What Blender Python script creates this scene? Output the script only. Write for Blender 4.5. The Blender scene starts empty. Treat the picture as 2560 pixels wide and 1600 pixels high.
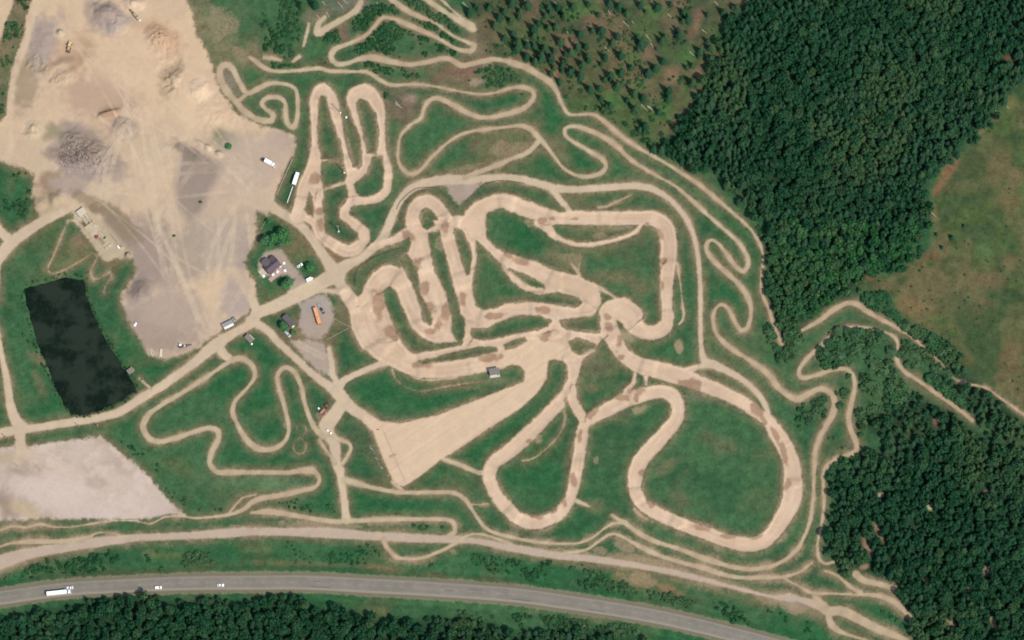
import bpy, bmesh, math, random
import numpy as np
from mathutils import Vector, Matrix
random.seed(7)
RNG = np.random.default_rng(11)
scene = bpy.context.scene
COL = scene.collection

# ------------------------------------------------------------------ camera, sky, sun, exposure
THETA = math.radians(17.0)        # the picture is taken from the south, 17 degrees off the vertical
DIST = 4000.0
MPP = 0.27                        # metres per photograph pixel on the ground
LENS = 36.0 * DIST / (2560 * MPP)
cam_data = bpy.data.cameras.new('camera')
cam_data.lens = LENS; cam_data.sensor_width = 36.0
cam_data.clip_start = 10.0; cam_data.clip_end = 12000.0
cam = bpy.data.objects.new('camera', cam_data); COL.objects.link(cam)
CAM = Vector((0, -DIST * math.sin(THETA), DIST * math.cos(THETA)))
cam.location = CAM; cam.rotation_euler = (THETA, 0, 0)
scene.camera = cam

SUN_EL = math.radians(54.0)
sun_xy = Vector((0.68, -0.735)).normalized()      # towards the sun: south-east
world = bpy.data.worlds.new('World'); scene.world = world; world.use_nodes = True
wn = world.node_tree; wn.nodes.clear()
sky = wn.nodes.new('ShaderNodeTexSky'); sky.sky_type = 'NISHITA'; sky.sun_disc = False
sky.sun_elevation = SUN_EL; sky.sun_rotation = math.atan2(sun_xy.x, sun_xy.y)
sky.air_density = 1.0; sky.dust_density = 1.0
bg = wn.nodes.new('ShaderNodeBackground'); bg.inputs['Strength'].default_value = 0.145
wo = wn.nodes.new('ShaderNodeOutputWorld')
wn.links.new(sky.outputs[0], bg.inputs[0]); wn.links.new(bg.outputs[0], wo.inputs[0])
sun_data = bpy.data.lights.new('sun', 'SUN'); sun_data.energy = 3.6; sun_data.angle = math.radians(0.5)
sun_data.color = (1.0, 0.955, 0.88)
sun = bpy.data.objects.new('sun', sun_data); COL.objects.link(sun)
sdir = Vector((sun_xy.x * math.cos(SUN_EL), sun_xy.y * math.cos(SUN_EL), math.sin(SUN_EL)))
sun.rotation_euler = (-sdir).to_track_quat('-Z', 'Y').to_euler(); sun.location = sdir * 500
vs = scene.view_settings
vs.view_transform = 'Standard'; vs.look = 'None'; vs.gamma = 1.0; vs.use_curve_mapping = False
vs.exposure = 0.35
scene.render.engine = 'CYCLES'; scene.cycles.filter_width = 1.8
EXPO = np.array([1.62, 1.70, 1.78])   # radiance of a flat white sheet here, used to turn seen colours into surface colours

# ------------------------------------------------------------------ map <-> ground
FPX = 2560 * LENS / 36.0
ST, CT = math.sin(THETA), math.cos(THETA)
def W(px, py, z=0.0):
    """ground point (at height z) of a map pixel"""
    a = (px - 1280.0) / FPX; b = (800.0 - py) / FPX
    dx, dy, dz = a, b * CT + ST, b * ST - CT
    t = (z - CAM.z) / dz
    return CAM.x + dx * t, CAM.y + dy * t
def to_px(X, Y, Z=0.0):
    vx, vy, vz = X - CAM.x, Y - CAM.y, Z - CAM.z
    f = vy * ST - vz * CT
    return 1280.0 + vx / f * FPX, 800.0 - (vy * CT + vz * ST) / f * FPX
TS = 640.0 / 2419.0
def tile(cr, txt):
    """'x,y[,w] ...' traced in an enlarged 640x400 tile (column,row) -> list of map pixels"""
    ox, oy = int(cr[0]) * 640, int(cr[1]) * 400
    out = []
    for tok in txt.split():
        v = [float(q) for q in tok.split(',')]
        p = [ox + v[0] * TS, oy + v[1] * TS]
        if len(v) > 2: p.append(v[2] * TS)
        out.append(tuple(p))
    return out
def path(*args):
    out = []
    for i in range(0, len(args), 2):
        q = tile(args[i], args[i + 1])
        if out and math.dist(out[-1][:2], q[0][:2]) < 20:      # where two tiles meet, one point is enough
            p = out.pop(); q[0] = tuple((a + b) / 2 for a, b in zip(p, q[0]))
        out += q
    return out

# ------------------------------------------------------------------ noise
def hash2(ix, iy, seed):
    n = (ix.astype(np.int64) * 374761393 + iy.astype(np.int64) * 668265263 + seed * 974711) & 0x7fffffff
    n = (n ^ (n >> 13)) * 1274126177 & 0x7fffffff
    n = (n ^ (n >> 16)) & 0xffff
    return n.astype(np.float32) / 65535.0
def vnoise(x, y, seed):
    ix = np.floor(x); iy = np.floor(y); fx = x - ix; fy = y - iy
    fx = fx * fx * (3 - 2 * fx); fy = fy * fy * (3 - 2 * fy)
    a = hash2(ix, iy, seed); b = hash2(ix + 1, iy, seed); c = hash2(ix, iy + 1, seed); d = hash2(ix + 1, iy + 1, seed)
    return (a * (1 - fx) + b * fx) * (1 - fy) + (c * (1 - fx) + d * fx) * fy
def fbm(x, y, size, octv, seed, rough=0.5):
    s = 0; amp = 1; tot = 0; k = 1.0 / size
    for i in range(octv):
        s = s + amp * vnoise(x * k + 17.3 * i, y * k - 9.1 * i, seed + i); tot += amp; amp *= rough; k *= 2.03
    return s / tot
def sstep(a, b, x):
    t = np.clip((x - a) / (b - a), 0, 1); return t * t * (3 - 2 * t)
def lin(c):
    c = np.asarray(c, dtype=np.float64) / 255.0
    return np.where(c <= 0.04045, c / 12.92, ((c + 0.055) / 1.055) ** 2.4)
def alb(r, g, b):
    """surface colour of something that shows as this sRGB colour in full sun"""
    return np.clip(lin((r, g, b)) / EXPO, 0.003, 0.85)
# ------------------------------------------------------------------ everything traced from the map
TRACK = [   # main motocross circuit: x,y,width
 path('11','400,530,170 470,400,230 490,280,230 530,150,190 560,0,140','10','560,1510,120 565,1350,72 555,1200,72 545,1050,80 550,930,84 590,850,100 640,830,110 700,880,100 742,980,92 765,1100,92 800,1280,84 830,1420,84 850,1510,92','11','880,60,100 900,130,110 960,150,120 1020,100,110 1040,10,90','10','1040,1510,80 1030,1400,84 1010,1250,84 960,1100,100 905,970,100 915,895,115 1000,850,130 1080,880,150 1150,980,130 1180,1080,100 1180,1200,84 1190,1350,90 1200,1510,90','11','1235,0,90 1250,150,92 1225,300,95 1150,360,95 1030,385,92 900,400,90 840,460,105 845,540,110 950,620,110 1030,700,105 1010,790,95 940,870,95 830,870,110 700,800,95 600,720,85 545,600,80 450,540,90'),
 path('11','590,230,90 590,400,90 600,540,80'), path('11','900,180,80 895,290,75 900,390,80'),
 path('11','1100,830,70 1300,760,80 1430,690,90 1520,640,120'),
 path('11','850,1280,120 950,1400,170','12','1000,20,230 1080,150,230 1180,290,220 1330,390,160 1500,460,165 1800,480,160 2100,435,150 2419,330,130','22','0,320,150 200,290,220 400,270,200'),
 path('11','950,1380,150 1050,1290,150 1110,1180,150 1170,1100,150 1270,1060,150 1370,1120,140 1430,1250,140 1480,1380,140 1530,1512,130','12','1560,60,150 1640,150,130 1740,170,130 1800,100,140 1790,0,150','11','1740,1400,170 1690,1250,180 1640,1050,170 1570,850,150 1510,700,160 1480,560,150 1510,450,150 1600,390,150 1700,430,140 1770,520,140 1830,600,130'),
 path('11','1000,1400,160 1130,1330,110 1140,1450,120','12','1150,60,160 1180,200,160'),
 path('11','1780,560,120 1810,700,115 1850,850,110 1890,1050,130 1950,1200,140 1990,1380,140 2060,1460,110 2200,1490,100 2419,1450,110','21','0,1420,130 200,1430,150 500,1450,120 680,1430,140 740,1350,165 720,1260,165 600,1190,180 400,1130,150 200,1030,130 0,960,120','11','2419,960,110 2200,860,105 2090,740,115 2030,620,150 2060,520,150 2150,440,140 2300,390,130 2419,400,120','21','0,430,160 150,470,150 300,520,130 450,555,110 600,550,125 900,555,130 1200,550,130 1350,560,140 1450,640,150 1480,760,150 1480,900,150 1470,1050,130 1460,1250,110 1465,1512,110','22','1470,10,110 1430,80,130 1350,120,130 1250,110,130 1150,50,160','21','1130,1480,210 1030,1410,210 920,1440,180 900,1512,165','22','920,50,150 960,180,150 1050,320,130 1180,420,140 1350,470,150 1550,520,160 1750,590,140 2000,690,120 2200,790,120 2350,900,110 2419,970,110','32','0,930,110 70,1050,140 160,1200,150 220,1350,150 235,1512,160','33','240,0,170 220,200,180 130,380,150 0,550,130','23','2250,610,130 2050,580,115 1850,510,115 1600,420,115 1400,330,120 1240,240,120 1170,120,120 1160,0,120','22','1170,1450,140 1220,1330,140 1330,1200,140 1450,1070,130 1540,960,120 1570,850,120 1540,740,130 1440,680,120 1300,690,130 1100,750,130 900,850,130 750,930,110 680,1000,95 660,1100,110 630,1300,110 600,1512,110','23','590,0,110 560,150,95 480,290,110 350,380,110 200,410,120 60,370,120 0,320,120','13','2300,180,120 2230,50,120','12','2200,1460,120 2250,1350,120 2419,1220,130','22','0,1230,140 150,1080,140 300,930,130 450,780,120 530,650,110 580,500,110 590,370,130 540,270,150 420,230,180'),
 path('22','560,500,90 560,650,90 580,780,90 640,880,90 690,960,90'),
 path('11','1830,590,120 1950,590,120 2040,600,120'),
 path('21','240,600,60 340,650,90 400,720,60 500,770,45 650,805,45 850,785,40 1050,735,40 1170,680,45 1230,600,40'),
 path('12','1480,335,80 1800,280,70 2100,215,60 2419,170,60','22','0,160,90 200,110,80 400,90,140 600,130,80 850,130,80 920,150,100'),
 path('22','420,40,80 400,120,150 300,180,120'), path('12','2010,-40,60 2005,100,60 2005,230,70'),
 path('22','1550,520,90 1650,480,60 1740,450,50'), path('21','300,600,80 420,560,100'),
 path('22','1165,500,30 1150,590,40 1080,670,50'), path('22','1270,540,40 1270,610,40'),
]
START = [path('22','-200,330 0,240 120,195 350,190 520,240 610,350 520,390 360,385 330,560 200,700 60,640 110,560 120,490 80,440 0,425 -120,430'), path('12','960,880 1100,930 1220,960 1350,972 1700,900 2100,750 2419,620','22','130,570 330,430 480,400 560,460 330,560 240,690 80,840 0,890','12','2200,1030 1840,1270 1750,1320 1550,1480','13','1400,62 1350,62 1300,20','12','1250,1430 1180,1270 1080,1010 1010,910')]
ROAD = [
 path('02','-40,1085,90 100,1050,95 400,1010,80 700,960,85 950,920,85 1150,860,85 1350,730,90 1550,610,90 1750,470,90 1900,350,100 2050,230,130 2200,130,90 2400,20,85','11','0,1455,110 150,1395,120 300,1325,130 500,1225,140 650,1140,140 760,1080,180'),
 path('11','740,1060,150 650,920,100 540,760,84 420,620,90 300,540,90 180,460,95 80,400,140 -60,330,200'),
 path('11','760,1060,150 870,990,110 1000,920,90 1100,840,90 1200,740,90 1260,600,90 1310,480,80 1370,370,75 1460,280,85 1600,220,90 1800,185,100 2000,180,90 2200,172,75 2419,160,70','21','0,175,70 200,210,80 400,265,80 600,280,70 900,260,70 1150,245,70 1320,270,70 1450,340,60 1560,440,55 1660,580,55 1730,760,50 1760,950,50 1780,1200,50 1780,1512,48','22','1785,0,45 1785,200,50 1800,330,60 1830,400,90 1900,420,90 2050,490,70 2200,580,60 2320,690,60 2390,800,60','32','0,880,50'),
 path('21','380,280,70 450,370,60 520,450,55 545,500,60'), path('22','1830,420,80 1760,450,40 1690,490,40'),
 path('11','760,1080,150 800,1180,100 860,1270,130 930,1370,150'), path('11','560,1235,60 680,1235,45 800,1250,60'),
 path('12','-60,10,90 100,90,80 200,200,80 350,340,70 520,500,70 680,620,90 790,710,130 900,830,110 1020,910,100 1120,990,130'),
 path('12','790,620,90 850,560,70 1000,490,60 1150,430,60 1260,390,90'),
 path('12','790,640,80 730,520,60 715,400,55 690,270,50'),
 path('12','820,760,110 770,860,130 690,960,150 660,1000,140 690,1080,120 740,1180,110 760,1350,90 790,1420,90 790,1512,90','13','820,0,60 830,150,70 850,370,90'),
 path('01','1500,250,200 1200,150,150 1000,270,150 800,370,130 600,470,110 400,580,100 200,710,110 60,830,120 -60,980,130'), path('01','-60,600,90 20,690,90 100,760,100'),
 path('01','-20,1000,60 -60,1300,80'), path('02','-40,50,60 10,300,52 60,550,70 100,800,90 150,950,110 200,1020,150'),
 path('02','190,1040,130 190,1130,100 200,1230,110'),
 path('02','2050,230,110 2120,330,90 2200,380,70'),
 path('01','2200,1050,100 2300,1180,80 2419,1400,90'),
 path('03','-60,800,150 150,730,130 300,690,110 600,640,100 900,590,105 1300,545,75 1700,530,70 2100,505,90 2300,490,95','13','0,488,84 300,490,80 700,500,110 1100,530,85 1400,545,90 1750,560,75 1900,560,80 2100,580,60 2419,640,70','23','0,640,90 400,710,80 700,740,70 1000,780,70 1300,830,60 1600,890,70 2000,990,45 2419,1095,35','33','0,1095,30 120,1110,70 200,1110,90 300,1130,60 400,1160,80 500,1190,110 570,1240,80'),
]
TRAIL = [
 path('03','-20,485,15 120,440,15 250,450,18 370,420,18 520,445,18 700,440,18 900,410,20 1100,385,24 1300,390,20 1420,415,20 1550,355,24 1700,340,26 1870,360,30 2150,330,35 2300,280,35 2419,210,30','13','0,170,70 250,140,50 450,100,40 570,60,35 605,0,35','12','590,1480,40 520,1420,70 300,1440,42 0,1450,42','02','2419,1430,48 2200,1440,52 2060,1440,48 1990,1370,50 1990,1280,55 2060,1130,55 2060,1050,60 1990,1020,55 1850,1050,48 1650,1120,48 1500,1150,52 1400,1110,58 1355,1020,64 1370,950,62 1430,870,52 1600,760,46 1850,610,42 2100,440,42 2200,380,60 2300,370,52 2390,440,48 2410,530,42 2350,630,36 2230,760,42 2200,860,50 2240,980,48 2330,1130,52 2419,1220,62','12','0,1190,70 100,1230,46 210,1200,46 290,1120,46 310,1020,46 290,900,42 250,750,42 210,620,42 205,530,42 240,470,42 290,450,46 350,480,46 400,560,46 430,640,46 460,780,46 510,930,52 570,1040,52 640,1100,60'),
 path('12','600,1130,25 640,1200,25 700,1280,30 740,1350,50'), path('12','690,1080,45 780,1130,48 870,1160,40 900,1210,36 860,1300,30 810,1360,40'),
 path('03','-20,640,20 100,600,25 300,585,45 600,580,55 820,545,40 900,510,20 980,495,14 1080,510,14 1200,540,20'),
 path('03','2150,330,20 2260,200,12 2300,165,12 2419,140,14'),
 path('13','-40,310,25 130,300,60 300,325,50 500,360,45 700,390,50 850,390,60 1200,375,45 1700,370,45 1840,385,45 1885,440,45 1880,490,45 1830,530,60'),
 path('13','1190,540,50 1215,590,50 1240,640,45 1330,730,40 1450,745,30 1560,740,30 1700,690,40 1850,620,45 1950,555,40 2060,510,30 2200,530,35 2419,600,35','23','0,620,30'),
 path('13','830,0,70 1000,45,50 1200,95,45 1400,120,42 1700,115,42 1880,125,42 1980,190,45 2050,290,42 2130,410,42 2230,490,42 2419,540,42','23','0,545,35 300,595,30 600,600,30 750,550,30 900,440,30 1000,405,35 1070,410,45 1180,490,50 1330,570,50 1600,660,45 1900,770,50 2200,840,45 2419,820,42','33','0,825,40 150,760,42 280,650,42 340,540,42 400,380,42 430,150,36 435,0,32','32','435,1500,32 450,1250,38 490,1120,42 540,1020,48 610,900,54 630,780,54 590,690,54 500,650,54 380,700,48 280,750,48 200,720,52 100,640,54 0,510,54','22','2419,510,42 2250,380,42 2100,290,38 1980,190,36 1920,100,32 1900,0,32','21','1900,1500,35 1930,1400,30 1980,1365,35 2040,1400,36 2090,1500,36','22','2100,0,36 2120,40,36 2160,95,38 2220,80,38 2255,0,38','21','2250,1500,40 2260,1400,42 2230,1300,46 2150,1180,46 2030,1070,46 1900,950,42 1840,860,42 1845,790,42 1890,755,36 1960,800,36 2030,890,38 2120,1010,42 2190,1050,46 2235,980,46 2210,880,46 2130,770,46 2000,650,46 1850,520,42 1700,380,42 1550,250,32 1400,165,26 1250,80,32 1110,0,46','20','1130,1500,46 1000,1390,42 850,1290,42 680,1215,46 560,1195,42 500,1220,46 500,1270,46 560,1330,46 700,1410,42 860,1500,42','21','870,20,42 885,70,46 830,130,46 700,160,42 580,135,36 490,80,36 430,0,34','20','410,1500,42 340,1400,46 250,1300,60 170,1220,50 80,1190,36 0,1195,34','10','2419,1195,26 2200,1220,26 2000,1250,30 1850,1320,32 1720,1430,32 1640,1512,30','11','1540,110,30 1450,130,32 1380,80,32 1345,0,28','10','1345,1400,28 1370,1280,32 1450,1190,32 1560,1110,36 1590,1020,36 1640,950,42 1710,930,46 1800,960,46 1950,1040,46 2080,1100,42 2200,1110,42 2419,1070,42','20','0,1065,46 120,1020,46 200,940,42 200,870,42 120,830,46 0,835,32','10','2419,830,26 2250,880,20 2100,890,20 1900,860,20 1700,820,20 1500,795,22 1280,800,46 1150,740,42 1050,680,42 900,675,38 700,670,50 600,645,50 400,665,42 200,675,42 80,640,46 0,580,46 -60,540,30'),
 path('23','500,690,40 700,660,40 850,560,40 950,510,36 1050,540,40 1250,650,46 1500,750,46 1800,830,46 2100,915,46 2419,920,40','33','0,920,36 150,915,30 300,870,20 420,780,15'),
 path('33','150,930,15 300,1010,20 420,1070,26 600,1075,22 850,1085,26 1000,1090,40 1150,1130,50 1250,1200,50 1340,1290,40'), path('33','540,860,20 650,900,26 780,1010,40 880,1070,50'),
 path('33','830,890,75 900,950,62 1050,985,52 1180,1020,50'), path('33','435,1090,30 480,1160,80 560,1240,90 700,1240,90 850,1310,90 1000,1390,80 1120,1440,70 1320,1520,50'), path('33','575,1260,60 580,1320,60 610,1380,70 680,1430,50 780,1470,25 950,1520,20'),
 path('32','520,1512,35 540,1420,36 600,1340,32 720,1290,34 830,1240,45 830,1150,42 770,1000,38 770,880,45 810,700,45 820,570,45 770,480,45 680,460,36 520,500,36 380,545,42 310,540,46 295,480,46 340,400,42 450,290,42 600,160,42 720,85,42 830,70,42 950,80,30 1100,110,26 1190,160,36 1230,230,36 1215,320,36 1230,400,42 1290,490,32 1400,560,30 1600,700,36 1800,840,36 1930,950,30'),
 path('33','520,-20,35 530,250,32 500,450,32 470,600,32 480,730,36 540,790,30 620,775,40'),
 path('32','330,95,36 500,0,40','31','600,1430,45 690,1380,40 760,1350,46 850,1370,50 950,1440,46 1080,1512,40','32','1250,90,32 1400,190,30 1470,255,18 1650,430,8 1800,580,14 2050,640,10 2200,740,18 2440,910,24'),
 path('20','-20,590,60 130,640,56 250,710,60 360,780,60 430,880,42 480,1000,32 540,1080,36 650,1085,28 760,1085,32 850,1130,36 1000,1260,36 1150,1370,36 1380,1500,36','21','1550,90,36 1750,220,40 1900,340,40 2100,510,36 2250,650,36 2340,790,36 2375,920,32 2370,1000,26 2350,1150,20 2370,1280,26 2419,1390,26','31','40,1490,30','32','40,20,34 90,140,26 130,230,30'),
 path('10','2440,595,45 2250,560,46 2100,590,46 1940,620,50 1850,565,50 1750,555,46 1600,590,46 1430,610,42 1250,575,60 1100,545,60 980,555,56 850,600,52 760,600,60 710,540,60 740,470,60 850,420,52 950,380,36 1080,300,36 1180,180,42 1260,170,36 1450,240,46 1700,350,42 1900,460,50 2030,480,52 2060,430,52 2000,400,46 1850,330,36 1700,220,32 1500,140,46 1400,80,52 1290,0,60 1230,-60,60'),
 path('10','1560,-40,50 1800,120,62 2030,265,64'), path('10','1740,-20,35 1950,180,36 2040,240,60 2060,280,60'),
 path('10','990,20,60 940,100,70 800,190,62 680,260,70 610,310,82 580,310,80 590,230,60 650,160,50'), path('10','500,220,40 480,320,46 450,430,40'), path('10','80,545,42 150,550,42 235,570,34'), path('10','410,535,50 350,580,40'),
 path('00','2440,840,58 2400,860,52 2330,880,52 2250,750,62 2200,650,62 2140,610,62 2080,650,62 2090,750,62 2150,870,62 2240,970,58 2300,1040,58 2419,1110,54','10','0,1130,60 80,1140,60 150,1140,60 165,1090,52 80,1020,46 55,970,46 110,925,46 220,925,46 280,980,46 280,1080,46 300,1170,50 350,1200,50 390,1120,46 390,900,46 350,820,46 250,790,42 130,790,46 0,850,52'), path('00','2335,880,40 2240,970,45'),
 path('11','2030,740,22 2055,800,24 2065,930,24 2040,1060,24 2010,1140,24'), path('21','-20,1070,36 120,1180,36 260,1240,32 400,1240,36'), path('11','2330,1000,20 2380,1080,25 2440,1110,30'),
 path('11','1600,690,26 1650,665,26 1710,650,26'), path('11','640,285,22 760,250,20 870,210,22'),
 path('12','1290,470,14 1320,560,14 1430,640,14 1580,670,12 1800,630,10 2130,580,8'), path('12','1340,430,20 1500,550,22 1650,570,24 1900,545,26'),
 path('12','1760,1310,40 1950,1380,46 2100,1440,52 2200,1450,90'),
 path('21','820,1210,60 900,1250,34 1000,1320,34'), path('21','560,980,20 610,1040,40 640,1090,30'), path('21','640,880,10 640,980,12 630,1050,20'),
 path('21','1560,980,24 1590,1150,20 1610,1350,26 1625,1460,40 1600,1512,40','22','1610,20,34 1580,40,30'),
 path('11','1970,165,50 2200,80,42 2440,-10,40','20','0,1490,40 150,1440,50 260,1330,60'),
 path('21','820,450,30 900,440,24 1000,390,14 1120,335,8'), path('22','480,840,10 505,920,10 480,1020,10 420,1120,10 320,1220,12 200,1310,14 100,1330,20'),
 path('01','640,580,24 700,570,26 740,610,26'), path('01','640,590,16 590,700,11.2 550,800,11.2 500,920,9.9 455,1020,9.9 480,1070,9.9 560,1060,9.9 700,990,9.9 800,930,8.7 880,885,8.7 920,920,7.4 880,1000,8.7 855,1070,8.7 890,1130,7.4 960,1110,6.2 1040,1060,5.0 1060,1100,6.2 1000,1180,7.4 985,1250,10'),
 path('12','395,1010,7 430,988,7 470,1010,7 480,1050,7 430,1100,7 380,1140,7 355,1200,7 375,1255,7 420,1268,7 465,1240,7 475,1190,7 440,1130,7 395,1090,7 380,1050,7 395,1010,7'),
 path('23','600,190,60 650,215,45 730,250,25'), path('23','1160,280,30 1250,360,10 1400,420,10'),
 path('13','1290,20,30 1400,110,30'), path('13','1995,225,30 2100,235,12 2190,225,20'),
 path('23','940,330,30 1020,380,40 1080,400,45'), path('11','1290,470,12 1330,560,10'),
 path('22','650,350,20 700,320,22 780,290,22'), path('02','1320,550,30 1370,600,30 1420,640,35'),
]
DUST = [   # thin pale streaks, tracks in the yard
 path('01','1420,0,40 1450,250,45 1500,600,40 1620,900,40 1760,1200,60 1880,1512,60'), path('01','1620,880,14 1750,970,12 1960,1090,10'), path('01','2140,80,34 2250,180,26 2350,280,24'),
 path('00','2080,1480,40 1960,1400,44 1860,1330,30 1780,1280,20'), path('00','900,1080,14 1050,1200,14 1200,1330,10'), path('00','330,1000,14 350,880,16 480,720,22'),
 path('00','350,0,60 290,250,50 220,500,46 130,750,50 105,1000,46 105,1250,44 90,1500,40'), path('12','400,210,6 560,290,6 700,360,6'), path('12','380,240,6 540,320,6 640,370,6'),
 path('12','1250,500,14 1300,470,12'),
]
POLY = {   # bare grounds: name -> polygons
 'yard': [path('00','-60,-60 1720,-60 1800,100 1840,200 1870,350 1960,500 2010,620 2030,700 2080,850 2200,1040 2330,1130 2419,1150','10','60,1200 200,1210 350,1270 380,1310 365,1400 355,1500','11','300,80 190,350 180,480 100,520','01','2419,480 2419,760 2330,900 2310,960 2340,1050 2419,1170 2419,1512','02','2300,-20 2100,130 1920,200 1900,250 1760,320 1540,380 1400,330 1330,200 1200,0','01','1200,1500 1140,1290 1290,1060 1270,950 1180,900 1000,960 700,560 690,490 780,420 600,480 400,560 330,450 300,300 330,150 250,90 100,50','00','0,1512 -60,1500')],
 'lot': [path('02','-60,1230 130,1190 250,1200 500,1160 700,1130 940,1100 1100,1220 1300,1380 1440,1512','03','1530,130 1700,290 1740,330 1600,330 1300,375 900,365 550,365 400,365 -60,390')],
 'leftsand': [path('00','-60,-60 130,-60 110,80 40,250 0,400 -60,450')],
 'gravelpark': [path('11','400,1350 560,1270 670,1280 730,1400 740,1512','12','690,110 600,190 480,170 400,60 420,-100')],
 'gravelyard2': [path('12','320,190 480,180 650,230 730,500 700,540 520,440 330,210')],
 'gravelvee': [path('11','1770,220 1880,400 1930,430 2000,370 2150,220 1950,190')],
 'housepad': [path('11','80,870 240,840 300,900 330,980 420,1060 480,1140 640,1150 560,1220 330,1320 280,1250 360,1130 290,1090 150,1110 60,1100 10,1040 40,930')],
 'plant': [path('01','690,490 780,440 900,560 1070,680 1140,790 1240,870 1230,930 1160,940 1060,900 1020,970 960,930 860,780 740,620 690,560')],
}
GREEN = [  [(549, 836), (556, 822), (590, 806), (620, 784), (632, 752), (646, 772), (600, 806), (572, 826), (556, 842)], [(602, 708), (640, 756), (646, 772), (630, 762), (604, 722)],
  # vegetation inside the bare grounds
 path('00','130,-60 320,-60 250,150 230,330 160,500 110,650 80,850 60,1080 0,1150 -60,1160 -60,420 0,400 40,250 110,80'),
 path('11','330,-20 485,-20 460,60 400,290 300,470 230,470 190,400 190,330'),
]
POND = path('01','245,1220 350,1180 500,1140 640,1120 780,1130 800,1250 850,1400 900,1512','02','930,80 1030,250 1100,370 1170,480 1240,570 1265,650 1180,730 1050,800 900,860 760,890 680,880 620,800 540,650 470,480 400,320 340,150 310,0','01','280,1450 255,1330')
HIGHWAY = path('03','-600,1190,126 0,1115,126 600,1033,124 1200,998,124 1800,974,128 2419,969,130','13','500,969,132 1000,995,134 1600,1026,134 2419,1085,132','23','500,1152,130 1000,1226,128 1500,1318,128 2000,1436,128 2419,1545,128','33','600,1710,128')
FOREST = {  # tree covered areas: polygon, conifer share, spacing (m), height range
 'upper': (path('30','-80,-200 2600,-200 2600,620 2380,740 2150,1050 1900,1290 1680,1512','31','1600,60 1500,250 1480,560 1420,620 1350,760 1250,880 1000,960 850,1010 780,1100 600,1130 420,1000 300,850 120,720 -20,620','21','2400,560 2250,400 2100,250 1900,130 1700,30','20','1400,1450 1480,1330 1560,1200 1680,1080 1780,900 1830,740 1900,600 2000,560 1960,400 2050,250 2100,150 2250,50 2300,-100'), 0.62, 3.5, (9, 13.5)),
 'upper_low': (path('31','-60,700 150,730 350,880 500,1020 620,1140 780,1120 850,1040 1200,980 1380,900 1300,1000 900,1050 830,1130 850,1250 700,1330 560,1400 400,1500','32','330,80 200,200 150,230 80,60','31','60,1480 -20,1300','21','2400,1200 2400,900'), 0.05, 3.2, (5, 8.5)),
 'lower': (path('32','830,1340 900,1240 1100,1200 1250,1140 1400,1100 1600,1060 1800,1080 2050,1150 2600,1190 2600,1512','33','2600,1700 1500,1700 1340,1400 1360,1290 1250,1190 1180,1010 1150,940 960,930 870,880 780,880 650,820 610,700 570,520 590,380 640,200 640,60','32','620,1440'), 0.5, 3.6, (8.5, 13)),
 'mid': (path('32','860,960 1000,900 1180,830 1300,760 1500,760 1650,830 1850,980 2000,1060 2300,1150 2000,1150 1800,1080 1600,1050 1200,1130 1000,1060'), 0.7, 5.2, (7, 12)),
 'midline': (path('32','1680,330 1780,330 1860,480 2000,560 2060,680 2250,800 2419,960 2600,1050 2600,1180 2300,1130 2050,1000 1930,930 1840,700 1720,520'), 0.8, 4.6, (8, 13)),
 'south': (path('03','-200,1330 0,1310 150,1250 400,1245 700,1190 950,1115 1060,1080 1200,1040 1300,1050 1450,1100 1650,1160 1950,1120 2200,1145 2419,1180','13','0,1140 150,1100 380,1120 520,1190 800,1235 900,1250 1150,1330 1250,1310 1600,1330 1900,1290 2300,1390 2419,1450','23','0,1440 350,1440 600,1440 1100,1480 1300,1560 900,1800','03','-200,1800'), 0.3, 3.9, (8, 13)),
}
LONE_CONIFERS = tile('20','800,120 1070,110 905,20 230,200 190,260 480,140 330,60 60,90 440,380 400,240 620,310 740,270 830,280 980,330 930,390 1170,330 1200,400 1400,370 1430,330 1550,260 1560,320 1640,170 1600,100 1830,120 1010,510 860,525 1110,620 1270,680 1340,630 1410,560 1690,600 1690,770 910,700 1010,680 860,740 980,800 720,830 810,820 820,910 630,700 530,670 460,610 380,620 350,540 200,570 250,560 490,560 540,480 600,430 680,420 380,460 290,450 130,410 190,420 30,450 40,380 190,330 1070,930 1140,870 1220,910 910,980 840,1020 1460,850 1460,920 1370,1040 1190,1210 1150,1020 1760,470 1850,440 1830,370 1860,550 1980,100 2100,50 2100,130 650,600 700,520 560,640 260,520 120,520 330,250 300,130 130,40 420,60 560,40 700,20 1000,50 1200,30 1350,60 1480,20 1240,1180 1320,1390 1410,1380 430,750') + tile('10','420,40 2240,220 2330,90 2180,60 2400,20 2330,340 2410,300 2060,40 2000,90 2280,150 2390,180 540,30')
LOGS = tile('20','920,120 1080,230 1140,210 900,470 1290,360 1490,150 1240,50 130,370 1930,30 1820,300 1250,1020 1300,1015 1700,510 1330,440 420,40 1460,10 1310,1030 520,300') + tile('10','850,20 800,50 1160,40 1340,980 1350,1000 590,160 680,140 1980,50 640,30 980,70') + tile('30','2210,960 2260,1010 2150,1050 1960,1250 1890,1330 2040,1200 1300,1330') + tile('31','1500,600 1570,520')

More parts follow.
